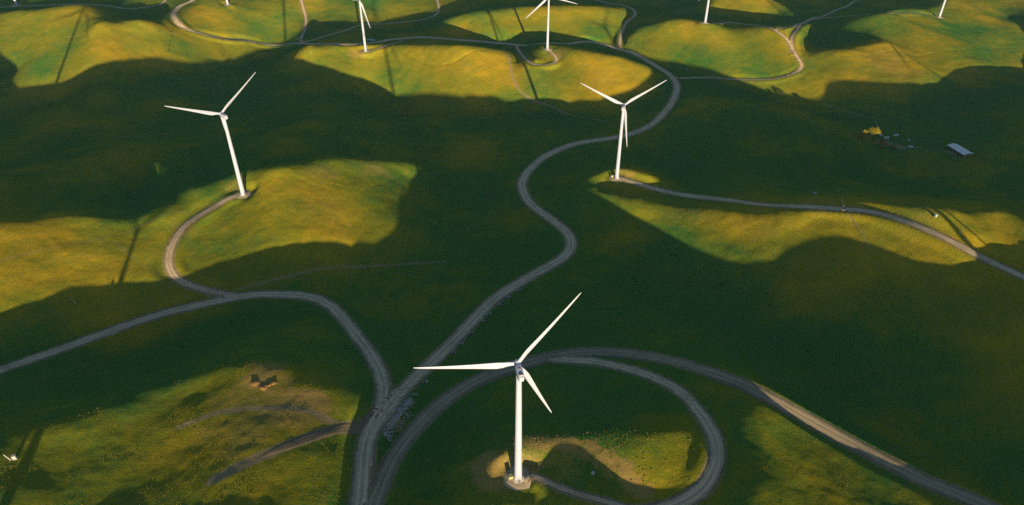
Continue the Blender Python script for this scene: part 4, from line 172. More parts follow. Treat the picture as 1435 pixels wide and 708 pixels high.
818 845 870 890 904 917 932 947 955 955 946 928 905 881 858 836 818 811 816 831 848 864 878 896 920 945 962 964 955 942 932 922 907 884 858 830 803 784 777 779 788 796 799 798 796 790 774 747 714 680 647 619 605 627 687 768 846 901 932 949 948 928 897 869 848 825 779 707 629 547 470 439 435 408 350 286 230 185 164 173 202 232 254 270 283 305 345 392 429 453 469 480 488 495 504 518 538 559 572 569 553 527 499 469 437 408 386 375 370 366 356 333 303 282 283 305 339 383 439 500 553 600 651 710 769 815 847 864 870 868 861 854 854 856 854 843 829 819 821 837 861 888 913 937 959 977 987 989 987 985 981 970 950 922 889 858 837 831 833 836
802 828 856 881 898 910 922 931 937 935 926 909 890 871 854 838 824 816 818 829 842 853 861 871 887 907 924 929 923 913 903 894 882 863 839 810 782 763 757 762 772 780 783 785 786 782 769 742 704 661 622 593 585 613 677 756 829 878 906 919 914 891 859 832 814 794 759 707 641 565 504 483 478 451 398 338 275 207 155 142 164 199 226 245 261 286 326 371 408 434 452 464 472 480 494 516 547 580 601 600 580 550 518 483 444 409 386 376 371 364 349 323 294 277 286 317 361 413 474 533 583 625 672 728 785 830 861 879 886 885 877 866 860 859 856 846 830 818 819 833 852 873 894 917 943 967 984 992 994 995 993 982 961 933 903 874 855 849 854 860
'''.strip().splitlines()], float) / 10.0
UX, UY = math.sin(R(SUN_AZ)), math.cos(R(SUN_AZ))

def lattice(ix, iy, seed):
    n = (ix.astype(np.int64) * 374761393 + iy.astype(np.int64) * 668265263 + seed * 1274126177) & 0x7fffffff
    n = ((n ^ (n >> 13)) * 1103515245 + 12345) & 0x7fffffff
    n = ((n ^ (n >> 15)) * 1664525 + 1013904223) & 0x7fffffff
    return (n & 0xffff) / 32767.5 - 1.0
def vnoise(x, y, scale, seed):
    x = x / scale; y = y / scale
    ix = np.floor(x); iy = np.floor(y); fx = x - ix; fy = y - iy
    fx = fx * fx * fx * (fx * (fx * 6 - 15) + 10); fy = fy * fy * fy * (fy * (fy * 6 - 15) + 10)
    a = lattice(ix, iy, seed); b = lattice(ix + 1, iy, seed); c = lattice(ix, iy + 1, seed); d = lattice(ix + 1, iy + 1, seed)
    return (a * (1 - fx) + b * fx) * (1 - fy) + (c * (1 - fx) + d * fx) * fy

def cubic(A, s, c):
    i = np.clip(np.floor(s).astype(int), 1, A.shape[0] - 3); j = np.clip(np.floor(c).astype(int), 1, A.shape[1] - 3)
    u = np.clip(s - i, -1, 2); v = np.clip(c - j, -1, 2)
    def w(t): return (-.5*t + t*t - .5*t**3, 1 - 2.5*t*t + 1.5*t**3, .5*t + 2*t*t - 1.5*t**3, -.5*t*t + .5*t**3)
    wu, wv = w(u), w(v); r = 0
    for a in range(4):
        q = 0
        for b in range(4): q = q + A[i + a - 1, j + b - 1] * wv[b]
        r = r + q * wu[a]
    return r
def blur_grid(A, n):
    for _ in range(n):
        P = np.pad(A, 1, mode='edge')
        A = (P[:-2, 1:-1] + P[2:, 1:-1] + P[1:-1, :-2] + P[1:-1, 2:] + 2 * P[1:-1, 1:-1]) / 6
    return A
ELEV_SOFT = blur_grid(ELEV, 1); ELEV_WIDE = blur_grid(ELEV, 9); ELEV_BROAD = blur_grid(ELEV, 90)
def smooth(a, b, x):
    t = np.clip((x - a) / (b - a), 0, 1); return t * t * (3 - 2 * t)
def base_height(x, y, A=None):
    A = ELEV if A is None else A
    x = np.asarray(x, float); y = np.asarray(y, float)
    s = (x * UX + y * UY - S0) / STEP; c = (x * UY - y * UX - C0) / STEP
    n, m = A.shape
    e = np.minimum(np.minimum(s, n - 1 - s), np.minimum(c, m - 1 - c))
    k = smooth(1, 16, e)
    inner = cubic(A, np.clip(s, 1, n - 3), np.clip(c, 1, m - 3))
    outer = 88 + 16 * vnoise(x, y, 420, 3) + 7 * vnoise(x, y, 170, 4)
    return inner * k + outer * (1 - k)
def detail(x, y):
    return (1.0 * vnoise(x, y, 74, 10) + .50 * vnoise(x, y, 31, 11) + .20 * vnoise(x, y, 13, 12) + 0.12 * vnoise(x, y, 5.3, 13)
            + .07 * vnoise(x, y, 2.6, 14))
def ground_hit(px, py, hf=None):
    """where the line of sight through a pixel of the photograph meets the hills"""
    r = ray(px, py); lo = np.full(r.shape[:-1], 60.0); hi = np.full(r.shape[:-1], 60.0); found = np.zeros(r.shape[:-1], bool)
    f = base_height if hf is None else hf
    t = 60.0
    while t < 2600 and not found.all():
        t2 = t + 8
        p = r * t2; below = (CAM_Z + p[..., 2]) < f(p[..., 0], p[..., 1])
        new = below & ~found; lo = np.where(new, t, lo); hi = np.where(new, t2, hi); found |= below; t = t2
    for _ in range(18):
        m = (lo + hi) / 2; p = r * m[..., None]
        below = (CAM_Z + p[..., 2]) < f(p[..., 0], p[..., 1])
        hi = np.where(below, m, hi); lo = np.where(below, lo, m)
    p = r * hi[..., None]
    return p[..., :2]

# ------------------------------------------------------------------ roads and tracks: centre lines traced in the photograph
ROADS = [  # name, label, width m, kind of surface, centre line
 ('main_road', 'grey gravel main road winding from the bottom up through the whole valley', 10.5, 'grey',
  [(500,760),(505,708),(509,671),(511,637),(518,608),(544,570),(575,537),(609,505),(643,471),(670,442),(697,416),(731,394),(771,372),(794,357),(801,342),(795,326),(775,309),(748,290),(734,271),(732,254),(744,236),(761,222),(795,205),(846,195),(893,185),(924,166),(944,139),(948,118),(934,102),(907,86),(866,70),(846,64),(812,59),(768,60),(724,64),(670,58),(616,54),(548,56),(480,61),(407,60),(352,58),(322,56),(288,49),(254,36),(243,20),(252,9),(271,0),(300,-14)]),
 ('side_road', 'grey gravel road curving in from the left edge to the fork', 9.5, 'grey',
  [(-70,546),(0,520),(68,497),(142,470),(203,448),(271,430),(339,416),(400,413),(437,417),(464,430),(482,448),(499,470),(521,499),(534,526),(538,549),(530,578),(516,606)]),
 ('turbine_road', 'pale gravel spur curving up to the turbine on the left hill', 7.0, 'tan',
  [(343,271),(319,282),(288,298),(261,315),(243,338),(236,359),(238,379),(251,393),(271,402),(303,412),(335,416)]),
 ('hill_road', 'gravel road running from the right hilltop turbine to the right edge', 8.5, 'grey',
  [(866,249),(897,259),(927,268),(957,274),(1023,282),(1090,288),(1158,291),(1212,294),(1260,306),(1311,327),(1362,352),(1435,391),(1500,428)]),
 ('ridge_road', 'broad gravel road sweeping over to the lower right corner', 9.5, 'dull',
  [(514,745),(522,712),(531,688),(554,638),(592,590),(632,556),(670,534),(710,518),(751,505),(802,496),(853,495),(905,499),(957,509),(1006,522),(1074,553),(1141,592),(1209,629),(1294,671),(1362,702),(1450,740)]),
 ('loop_road', 'gravel loop road bending round the nearest turbine', 8.0, 'grey',
  [(770,503),(800,505),(836,508),(887,519),(927,534),(958,554),(977,574),(996,600),(1005,627),(1002,658),(986,685),(960,705),(930,718),(895,722)]),
 ('pad_track', 'narrow gravel track leading to the nearest turbine', 3.6, 'tan',
  [(728,671),(748,671),(785,685),(829,698),(862,709),(905,724)]),
 ('knoll_road', 'pale hooked gravel road climbing the knoll of the far central turbine', 5.0, 'tan',
  [(724,65),(729,76),(744,86),(765,91),(779,89),(779,81),(769,70)]),
 ('side_road', 'pale gravel road leaving the main road towards the top edge', 5.5, 'tan',
  [(868,71),(870,51),(878,32),(890,21),(881,10),(852,5),(815,-6)]),
 ('field_road', 'pale gravel road hooking round the sunny far field', 5.5, 'tan',
  [(945,109),(989,109),(1026,112),(1067,112),(1101,107),(1119,99),(1124,91),(1112,72),(1103,54),(1086,40),(1057,35),(1023,32),(990,32)]),
 ('crest_road', 'gravel road running along the far right crest', 5.0, 'tan',
  [(1114,76),(1109,58),(1114,44),(1131,31),(1175,24),(1243,17),(1277,19),(1316,24)]),
 ('link_road', 'short gravel link between the two far right roads', 4.5, 'tan',
  [(1086,40),(1104,37),(1131,30),(1155,22),(1182,11),(1208,-4)]),
 ('far_road', 'thin grey road crossing the top left corner', 5.0, 'grey',
  [(-45,11),(30,9),(100,6),(130,7),(169,11),(205,10),(225,7),(236,-5)]),
 ('far_road', 'pale road dropping from the top edge to the main road junction', 5.0, 'tan',
  [(420,-6),(424,8),(429,30),(424,48),(421,59)]),
 ('far_road', 'thin shaded road curling up from the junction towards the top edge', 4.5, 'grey',
  [(421,59),(441,55),(480,44),(507,35),(548,33),(605,24),(615,11),(610,-6)]),
 ('pad_track', 'short pale track leading to the far left of centre turbine', 4.0, 'tan',
  [(513,72),(537,64),(563,58)]),
 ('farm_track', 'wide muddy track fading into the lower left hill', 6.0, 'mud',
  [(312,668),(345,650),(373,638),(424,617),(480,598),(510,590),(527,570)]),
]
TRACKS = [  # worn earth and cattle paths on the grass: width m, strength, line
 (6.5, .95, [(300,674),(345,650),(373,638),(424,617),(480,598),(512,588)]), (4.0, .8, [(250,600),(300,580),(360,572),(430,575),(470,592)]),
 (3.0, .7, [(335,404),(400,388),(480,374),(565,371),(626,367)]),
 (2.4, .55, [(0,366),(68,350),(146,333),(203,313),(260,297)]),
 (3.0, .5, [(159,338),(200,371),(237,399)]),
 (2.6, .5, [(0,262),(34,237),(102,210),(146,202),(190,188),(251,186),(298,190),(339,186),(407,175),(480,173)]),
 (4.0, .8, [(712,73),(717,102),(727,125),(748,141),(785,156),(853,171)]),
 (2.6, .9, [(1150,146),(1179,154),(1230,168)]),
 (2.4, .8, [(1226,168),(1232,184),(1250,200),(1290,208),(1332,214)]),
 (2.4, .6, [(1172,265),(1183,292),(1200,314),(1222,352)]),
 (2.6, .5, [(22,112),(60,75),(98,52),(127,36),(167,11)]),
 (2.4, .45, [(480,160),(560,172),(640,190),(720,196)]),
 (2.2, .5, [(704,240),(690,262),(688,300),(700,330)]),
 (2.2, .45, [(1040,175),(1075,190),(1100,215)]),
 (2.0, .5, [(228,264),(290,236),(330,240)]),
 (2.0, .5, [(880,86),(820,92),(760,110)]),
 (2.0, .45, [(1220,75),(1290,72),(1400,68)]),
]
PATCH = [  # bare or dry ground: pixel, radius m, strength
 (430,560,24,1),(365,535,22,.9),(690,655,16,.9),(400,575,20,.7),(330,560,20,.5),(345,605,20,.55),(300,600,16,.45),(740,655,16,.75),(700,650,14,.6),
 (745,622,6,.9),(765,620,7,1),(785,621,7,1),(805,622,7,1),(825,627,7,1),(845,638,7,1),(860,650,7,1),(875,664,7,1),(890,678,7,1),(902,690,6,.9),(800,660,18,.4),(330,630,14,.5),(420,590,16,.6),(395,545,16,.6),(450,580,12,.8),(540,590,12,.7),(520,640,9,.6),(455,245,22,.5),(530,240,22,.5),
 (460,300,40,.35),(330,262,15,.5),(880,243,16,.6),(780,78,16,.6),(500,75,18,.6),(650,95,20,.4),(330,48,30,.35),(1250,90,50,.45),
 (1000,60,50,.3),(1060,320,40,.3),(1290,300,30,.4),(1150,285,22,.45),(960,300,30,.35),(750,110,40,.3),(850,110,40,.35),(255,320,14,.5),
]
def spline(P, step=2.0):
    P = np.array(P, float)
    P = np.vstack([2 * P[0] - P[1], P, 2 * P[-1] - P[-2]]); out = []
    for i in range(1, len(P) - 2):
        n = max(2, int(np.linalg.norm(P[i + 1] - P[i]) / 1.0))
        t = np.linspace(0, 1, n, endpoint=False)[:, None]
        out.append(.5 * (2 * P[i] + (P[i+1] - P[i-1]) * t + (2*P[i-1] - 5*P[i] + 4*P[i+1] - P[i+2]) * t**2 + (3*P[i] - P[i-1] - 3*P[i+1] + P[i+2]) * t**3))
    out.append(P[-2:-1]); Q = np.vstack(out)
    for _ in range(60): Q[1:-1] = .25 * Q[:-2] + .5 * Q[1:-1] + .25 * Q[2:]
    d = np.r_[0, np.cumsum(np.linalg.norm(np.diff(Q, axis=0), axis=1))]
    k = np.linspace(0, d[-1], max(3, int(d[-1] / step)))
    return np.stack([np.interp(k, d, Q[:, 0]), np.interp(k, d, Q[:, 1])], 1), k
def trace(pix, step=2.0):
    a = np.array(pix, float); return spline(ground_hit(a[:, 0], a[:, 1]), step)

TURB = [  # base pixel, yaw (deg), blade angle (deg), label
 ((726,670.5), -11.6, 53.8, 'nearest white wind turbine, standing at the bottom centre inside the loop road'),
 ((341,273), -46, 35, 'white wind turbine on the sunlit left hill at the end of the curved spur'),
 ((864,250), 15.3, 37.8, 'white wind turbine right of centre beside the winding main road'),
 ((512.5,72), -12, 44, 'white wind turbine at the top left of centre, hub touching the top edge'),
 ((767,69.4), -7, 104, 'white wind turbine at the top centre on the knoll with the hooked road'),
 ((988,32.2), -8, 15, 'white wind turbine at the top right of centre beside the hooked field road'),
 ((1316,24.4), -5, 70, 'white wind turbine on the crest at the far top right'),
 ((23,6.8), -10, 30, 'white wind turbine whose tower foot shows in the top left corner'),
 ((319.3,6.8), -10, 80, 'white wind turbine whose tower foot shows inside the top left road loop'),
]
TURB_XY = [ground_hit(*t[0]) for t in TURB]
def back_along_sun(px, py, d):
    p = ground_hit(px, py); return np.array([p[0] - UX * d, p[1] - UY * d])
# turbines beside and below the frame; only their long shadows reach into the picture
OUT = [(back_along_sun(183, 352, 440), -10, 20, 'white wind turbine outside the frame casting the shadow on the left hill'),
       (back_along_sun(90, 85, 590), -12, 75, 'white wind turbine outside the left edge casting the shadow on the far left field'),
       (back_along_sun(1343, 323, 235), 5, 40, 'white wind turbine outside the right edge casting the shadow across the right road'),
       (back_along_sun(1305, 100, 520), 0, 95, 'white wind turbine outside the right edge casting the shadow on the far right field')]
ALL_XY = TURB_XY + [o[0] for o in OUT]

# ------------------------------------------------------------------ terrain: one sheet, fine where the picture looks, coarse to the horizon
def axis(parts):
    out = [parts[0][0]]
    for a, b, s0, s1 in parts:
        x = a
        while x < b - 1e-6:
            f = (x - a) / (b - a); x = x + (s0 + (s1 - s0) * f); out.append(min(x, b))
    return np.unique(np.round(out, 3))
gx = axis([(-9000, -1500, 900, 60), (-1500, -1020, 14, 4), (-1020, -480, 3.2, 2.2), (-480, 480, 1.6, 1.6), (480, 1020, 2.2, 3.2), (1020, 1500, 4, 14), (1500, 9000, 60, 900)])
gy = axis([(-5000, -700, 700, 50), (-700, 120, 20, 4), (120, 470, 1.4, 1.6), (470, 900, 1.7, 2.2), (900, 1560, 2.3, 3.2), (1560, 2000, 4, 20), (2000, 9000, 40, 800)])
GX, GY = np.meshgrid(gx, gy)
Z = base_height(GX, GY)
near = smooth(2600, 1700, np.hypot(GX, GY - 500))
# flat benches for roads and pads
best = np.full(Z.shape, 1e9); zr = np.zeros(Z.shape)
def stamp(x, y, z, hw, reach):
    i0, i1 = np.searchsorted(gy, [y - reach, y + reach]); j0, j1 = np.searchsorted(gx, [x - reach, x + reach])
    d = np.hypot(GX[i0:i1, j0:j1] - x, GY[i0:i1, j0:j1] - y) - hw
    b = best[i0:i1, j0:j1]; m = d < b
    b[m] = d[m]; zr[i0:i1, j0:j1][m] = z
road_lines = []
for name, label, w, surf, pix in ROADS:
    P, k = trace(pix); zz = base_height(P[:, 0], P[:, 1], ELEV_SOFT)
    zz = np.convolve(np.pad(zz, 9, mode='edge'), np.ones(19) / 19, 'valid')
    road_lines.append((name, label, w, surf, P, k))
    if name != 'farm_track':
        for (x, y), z in zip(P, zz): stamp(x, y, z, w / 2, w / 2 + 16)
PAD_R = 8.5
for x, y in ALL_XY: stamp(x, y, float(base_height(x, y)), PAD_R - 2, PAD_R + 14)
keep = smooth(1.6, 10.0, best)
Z = (Z + near * detail(GX, GY) * (.25 + .75 * keep)) * keep + (zr + .25 * near * .12 * vnoise(GX, GY, 3.1, 15)) * (1 - keep)
# creek beds and gullies, plus shallow grooves added for thin shadow lines at cut edges
GROOVES = [(5, 1.6, [(480,174),(540,179),(600,190),(650,194),(700,196),(755,191)]), (4, 1.5, [(704,197),(698,216),(690,262),(699,300),(714,325),(738,346)]),
         (5, 1.6, [(856,368),(910,378),(960,393),(1010,401),(1075,411)]), (4, 1.5, [(1040,172),(1055,180),(1075,195),(1104,217)]), (4, 1.2, [(330,470),(355,440),(350,425)]), (3.5, 1.2, [(1180,240),(1260,250),(1340,262),(1425,300)]),
         (3.0, .8, [(478,72),(490,79),(512,82),(540,76),(561,62)]), (3.0, .8, [(556,64),(575,80),(605,90),(640,86),(680,70)]),
         (2.2, .45, [(250,308),(270,294),(291,281),(325,262),(338,256)]), (2.2, .4, [(425,253),(447,247),(458,240),(465,231)]), (2.2, .4, [(520,262),(540,257),(560,249),(573,241)]),
         (2.2, .4, [(1232,75),(1290,78),(1345,70),(1400,66)]),
         (4, 1.4, [(60,150),(180,160),(300,163),(420,165)])]
for wd, dp, pix in GROOVES:
    P, k = trace(pix, 1.5); cut = np.full(Z.shape, 0.0)
    for x, y in P:
        x += 1.5 * float(vnoise(np.array(x), np.array(y), 12, 61)); i0, i1 = np.searchsorted(gy, [y - wd, y + wd]); j0, j1 = np.searchsorted(gx, [x - wd, x + wd])
        d = np.hypot(GX[i0:i1, j0:j1] - x, GY[i0:i1, j0:j1] - y); cut[i0:i1, j0:j1] = np.maximum(cut[i0:i1, j0:j1], 1 - smooth(.2 * wd, wd, d))
    Z -= dp * cut * smooth(2, 9, best) * np.clip(.75 + .7 * vnoise(GX, GY, 17, 62), .1, 1.2)
# worn earth
dirt = 1 - smooth(-.5, 3.6, best)
bd = np.full(Z.shape, 1e9)
def wear(x, y, r, s):
    i0, i1 = np.searchsorted(gy, [y - r, y + r]); j0, j1 = np.searchsorted(gx, [x - r, x + r])
    d = np.hypot(GX[i0:i1, j0:j1] - x, GY[i0:i1, j0:j1] - y)
    dirt[i0:i1, j0:j1] = np.maximum(dirt[i0:i1, j0:j1], s * (1 - smooth(r * .35, r, d)))
for w, s, pix in TRACKS:
    P, k = trace(pix, 1.5)
    for x, y in P: wear(x, y, w, s)
for px, py, r in ((525,583,9),(516,600,9),(532,603,7),(506,593,7),(520,625,6),(537,560,7),(300,410,8),(325,414,8),(421,59,7),(1110,72,9),(1128,32,8),(868,73,9),(1238,200,14),(1262,206,11),(1335,214,10),(945,111,8),(724,66,8),(776,503,7),(526,700,7)):
    q = ground_hit(px, py); wear(q[0], q[1], r, 1.0)
bare = np.zeros(Z.shape)
for px, py, r, s in PATCH:
    x, y = ground_hit(px, py)
    n = 1 + .5 * vnoise(GX, GY, r * .9, int(px)) + .3 * vnoise(GX, GY, r * .3, int(py))
    d = np.hypot(GX - x, GY - y) / np.maximum(n, .3)
    bare = np.maximum(bare, s * (1 - smooth(r * .3, r * 1.3, d)))
# sunlit gold and shade green put into grass colour, by slope towards the sun
sun_side = (base_height(GX + 20 * UX, GY + 20 * UY, ELEV_WIDE) - base_height(GX - 20 * UX, GY - 20 * UY, ELEV_WIDE)) / 40
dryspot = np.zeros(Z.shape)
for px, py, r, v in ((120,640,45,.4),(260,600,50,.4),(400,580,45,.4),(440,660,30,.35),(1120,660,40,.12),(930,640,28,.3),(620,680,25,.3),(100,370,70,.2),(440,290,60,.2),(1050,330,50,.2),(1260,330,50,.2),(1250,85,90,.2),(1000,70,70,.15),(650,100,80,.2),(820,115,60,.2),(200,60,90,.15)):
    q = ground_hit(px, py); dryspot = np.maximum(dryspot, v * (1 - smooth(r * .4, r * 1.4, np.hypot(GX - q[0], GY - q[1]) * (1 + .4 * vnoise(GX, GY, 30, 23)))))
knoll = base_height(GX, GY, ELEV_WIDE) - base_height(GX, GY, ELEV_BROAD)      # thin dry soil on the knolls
dry = np.clip(dryspot + .39 + 1.35 * np.clip(sun_side, -.14, .16) + np.clip(knoll * .022, -.12, .3) + .30 * vnoise(GX, GY, 150, 21) + .26 * vnoise(GX, GY, 48, 22), 0, 1)  # slope tint mixed with real dry spots, knolls and random patches
def terrain_z(x, y):
    x = np.asarray(x, float); y = np.asarray(y, float)
    j = np.clip(np.searchsorted(gx, x) - 1, 0, len(gx) - 2); i = np.clip(np.searchsorted(gy, y) - 1, 0, len(gy) - 2)
    u = (x - gx[j]) / (gx[j + 1] - gx[j]); v = (y - gy[i]) / (gy[i + 1] - gy[i])
    return (Z[i, j] * (1 - u) + Z[i, j + 1] * u) * (1 - v) + (Z[i + 1, j] * (1 - u) + Z[i + 1, j + 1] * u) * v
def hit(px, py): 
    p = ground_hit(px, py, terrain_z); return float(p[0]), float(p[1]), float(terrain_z(p[0], p[1]))

# ------------------------------------------------------------------ materials
def nodes(name):
    m = bpy.data.materials.new(name); m.use_nodes = True
    nt = m.node_tree; b = nt.nodes['Principled BSDF']; return m, nt, b
def nn(nt, t, **kw):
    n = nt.nodes.new(t)
    for k, v in kw.items(): setattr(n, k, v)
    return n
def noise(nt, vec, scale, detail=4, rough=.55):
    n = nn(nt, 'ShaderNodeTexNoise'); n.inputs['Scale'].default_value = scale; n.inputs['Detail'].default_value = detail
    n.inputs['Roughness'].default_value = rough; nt.links.new(vec, n.inputs['Vector']); return n.outputs['Fac']
def ramp(nt, f, a, b):
    n = nn(nt, 'ShaderNodeMapRange'); n.interpolation_type = 'SMOOTHSTEP'
    n.inputs['From Min'].default_value = a; n.inputs['From Max'].default_value = b
    nt.links.new(f, n.inputs['Value']); return n.outputs['Result']
def mix(nt, f, a, b, blend='MIX'):
    n = nn(nt, 'ShaderNodeMix', data_type='RGBA', blend_type=blend)
    for s, v in ((n.inputs[0], f), (n.inputs[6], a), (n.inputs[7], b)):
        if isinstance(v, (int, float)): s.default_value = v
        elif isinstance(v, tuple): s.default_value = (*v, 1)
        else: nt.links.new(v, s)
    return n.outputs[2]
def math_(nt, op, a, b=None):
    n = nn(nt, 'ShaderNodeMath', operation=op)
    for s, v in zip(n.inputs, (a, b)):
        if v is None: continue
        if isinstance(v, (int, float)): s.default_value = v
        else: nt.links.new(v, s)
    return n.outputs[0]
def attr(nt, name): 
    n = nn(nt, 'ShaderNodeAttribute', attribute_name=name); return n.outputs['Fac']

def grass_material():
    m, nt, b = nodes('grassland')
    pos = nn(nt, 'ShaderNodeNewGeometry').outputs['Position']
    dryv = attr(nt, 'dry'); dirtv = attr(nt, 'dirt'); barev = attr(nt, 'bare')
    big = noise(nt, pos, .011, 4); mid = noise(nt, pos, .06, 5, .6); fine = noise(nt, pos, .6, 5, .7); tiny = noise(nt, pos, 2.6, 3, .7)
    mp = nn(nt, 'ShaderNodeMapping'); mp.inputs['Scale'].default_value = (.035, .035, 1.1); nt.links.new(pos, mp.inputs[0])
    terr = noise(nt, mp.outputs[0], 1.0, 3, .6)                    # cattle terraces that follow the contours
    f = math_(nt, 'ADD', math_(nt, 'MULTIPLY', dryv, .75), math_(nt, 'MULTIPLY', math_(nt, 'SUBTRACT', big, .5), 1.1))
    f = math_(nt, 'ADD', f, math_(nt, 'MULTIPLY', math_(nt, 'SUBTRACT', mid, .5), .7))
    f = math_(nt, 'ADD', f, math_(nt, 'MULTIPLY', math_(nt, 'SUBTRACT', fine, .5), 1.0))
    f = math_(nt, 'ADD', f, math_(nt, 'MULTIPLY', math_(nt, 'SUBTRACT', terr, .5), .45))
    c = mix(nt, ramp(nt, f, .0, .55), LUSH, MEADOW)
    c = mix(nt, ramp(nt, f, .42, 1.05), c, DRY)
    c = mix(nt, math_(nt, 'MULTIPLY', ramp(nt, tiny, .48, .7), .6), c, mix(nt, .5, c, (.02, .045, .008)))
    e = math_(nt, 'ADD', barev, math_(nt, 'MULTIPLY', math_(nt, 'SUBTRACT', fine, .5), 1.2))
    c = mix(nt, math_(nt, 'MULTIPLY', ramp(nt, e, .2, .95), .75), c, mix(nt, mid, SOIL, (.42, .29, .10)))
    d = math_(nt, 'ADD', dirtv, math_(nt, 'MULTIPLY', math_(nt, 'SUBTRACT', fine, .5), 1.1))
    c = mix(nt, math_(nt, 'MULTIPLY', ramp(nt, d, .3, .95), .8), c, mix(nt, fine, (.20, .155, .10), (.36, .285, .19)))
    nt.links.new(c, b.inputs['Base Color'])
    b.inputs['Roughness'].default_value = 1.0; b.inputs['Specular IOR Level'].default_value = 0.0
    h = math_(nt, 'ADD', math_(nt, 'MULTIPLY', fine, .6), math_(nt, 'MULTIPLY', tiny, .22))
    h = math_(nt, 'ADD', h, math_(nt, 'MULTIPLY', terr, .35))
    bp = nn(nt, 'ShaderNodeBump'); bp.inputs['Strength'].default_value = .9; bp.inputs['Distance'].default_value = .5
    nt.links.new(h, bp.inputs['Height']); nt.links.new(bp.outputs[0], b.inputs['Normal'])
    return m
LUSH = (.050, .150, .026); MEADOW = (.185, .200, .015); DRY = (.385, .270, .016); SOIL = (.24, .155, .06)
HAZE_D = .000022; HAZE_LO = float(Z.min()) - 1; HAZE_HI = CAM_Z + 12

def road_material(name, c0, c1):
    m, nt, b = nodes(name)
    uv = nn(nt, 'ShaderNodeUVMap', uv_map='uv').outputs[0]
    pos = nn(nt, 'ShaderNodeNewGeometry').outputs['Position']
    mp = nn(nt, 'ShaderNodeMapping'); mp.inputs['Scale'].default_value = (9, .035, 1); nt.links.new(uv, mp.inputs[0])
    streak = noise(nt, mp.outputs[0], 1.0, 4, .6)
    fine = noise(nt, pos, .9, 5, .7); patch = noise(nt, pos, .07, 4)
    sep = nn(nt, 'ShaderNodeSeparateXYZ'); nt.links.new(uv, sep.inputs[0])
    t = math_(nt, 'ABSOLUTE', math_(nt, 'SUBTRACT', sep.outputs[0], .5))         # 0 centre, .5 edge
    wheel = math_(nt, 'SUBTRACT', 1.0, ramp(nt, math_(nt, 'ABSOLUTE', math_(nt, 'SUBTRACT', t, .17)), .02, .09))
    c = mix(nt, ramp(nt, streak, .3, .7), c0, c1)
    c = mix(nt, math_(nt, 'MULTIPLY', wheel, .6), c, tuple(min(1, v * 1.35) for v in c1))
    c = mix(nt, math_(nt, 'MULTIPLY', ramp(nt, patch, .45, .7), .4), c, tuple(v * .7 for v in c0))
    e = math_(nt, 'ADD', t, math_(nt, 'MULTIPLY', math_(nt, 'SUBTRACT', fine, .5), .36))
    e = math_(nt, 'ADD', e, math_(nt, 'MULTIPLY', math_(nt, 'SUBTRACT', noise(nt, pos, .17, 3), .5), .3))
    c = mix(nt, ramp(nt, e, .34, .52), c, (.17, .14, .085))
    nt.links.new(c, b.inputs['Base Color']); b.inputs['Roughness'].default_value = .95; b.inputs['Specular IOR Level'].default_value = .15
    bp = nn(nt, 'ShaderNodeBump'); bp.inputs['Strength'].default_value = .35; bp.inputs['Distance'].default_value = .15
    nt.links.new(fine, bp.inputs['Height']); nt.links.new(bp.outputs[0], b.inputs['Normal'])
    return m
def plain(name, c, rough=.6, var=.12, scale=1.5, spec=.3, metal=0.0, bump=0.0):
    m, nt, b = nodes(name)
    pos = nn(nt, 'ShaderNodeTexCoord').outputs['Object']
    f = noise(nt, pos, scale, 5, .6)
    nt.links.new(mix(nt, f, tuple(v * (1 - var) for v in c), tuple(min(1, v * (1 + var)) for v in c)), b.inputs['Base Color'])
    b.inputs['Roughness'].default_value = rough; b.inputs['Specular IOR Level'].default_value = spec; b.inputs['Metallic'].default_value = metal
    if bump:
        bp = nn(nt, 'ShaderNodeBump'); bp.inputs['Strength'].default_value = bump; bp.inputs['Distance'].default_value = .3
        nt.links.new(f, bp.inputs['Height']); nt.links.new(bp.outputs[0], b.inputs['Normal'])
    return m
M = {
 'grass': grass_material(),
 'grey': road_material('grey_gravel', (.36, .295, .19), (.56, .46, .31)),
 'tan': road_material('pale_gravel', (.34, .265, .175), (.50, .40, .275)),
 'dull': road_material('dull_gravel', (.22, .185, .125), (.33, .28, .19)),
 'mud': road_material('trodden_mud', (.12, .10, .06), (.185, .15, .095)),
 'pad': plain('pad_gravel', (.40, .335, .24), .95, .3, .8, .1, bump=.4),
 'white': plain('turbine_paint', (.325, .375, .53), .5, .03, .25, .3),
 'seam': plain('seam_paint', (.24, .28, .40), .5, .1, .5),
 'grey_paint': plain('grey_paint', (.33, .34, .36), .5, .08, .8),
 'dark': plain('dark_rubber', (.04, .04, .045), .7, .1, 2),
 'concrete': plain('concrete', (.42, .40, .36), .9, .15, 1.2, .1),
 'green_box': plain('transformer_paint', (.30, .32, .13), .6, .1, 1.0),
 'rock': plain('sandstone', (.22, .135, .05), .95, .45, .7, .05, bump=.8),
 'grey_rock': plain('grey_rock', (.38, .37, .36), .95, .35, .9, .05, bump=.6),
 'straw': plain('straw_tuft', (.27, .235, .045), 1, .35, .05, 0),
 'leaf': plain('leaf_green', (.27, .24, .025), 1, .45, .35, 0),
 'leaf_brown': plain('leaf_brown', (.30, .18, .035), 1, .45, .35, 0),
 'bark': plain('bark', (.09, .065, .045), .95, .3, 2, 0),
 'tin': plain('tin_roof', (.76, .76, .77), .5, .12, .35, .3),
 'teal': plain('teal_roof', (.28, .46, .44), .55, .1, .4, .3),
 'wood': plain('weathered_wood', (.20, .165, .12), .9, .25, 1.5, .05),
 'cow': plain('black_hide', (.02, .017, .015), .8, .3, 2),
 'trailer': plain('trailer_white', (.50, .52, .54), .5, .08, .7),
 'glass': plain('dark_window', (.03, .04, .05), .15, .1, 1, .5),
}

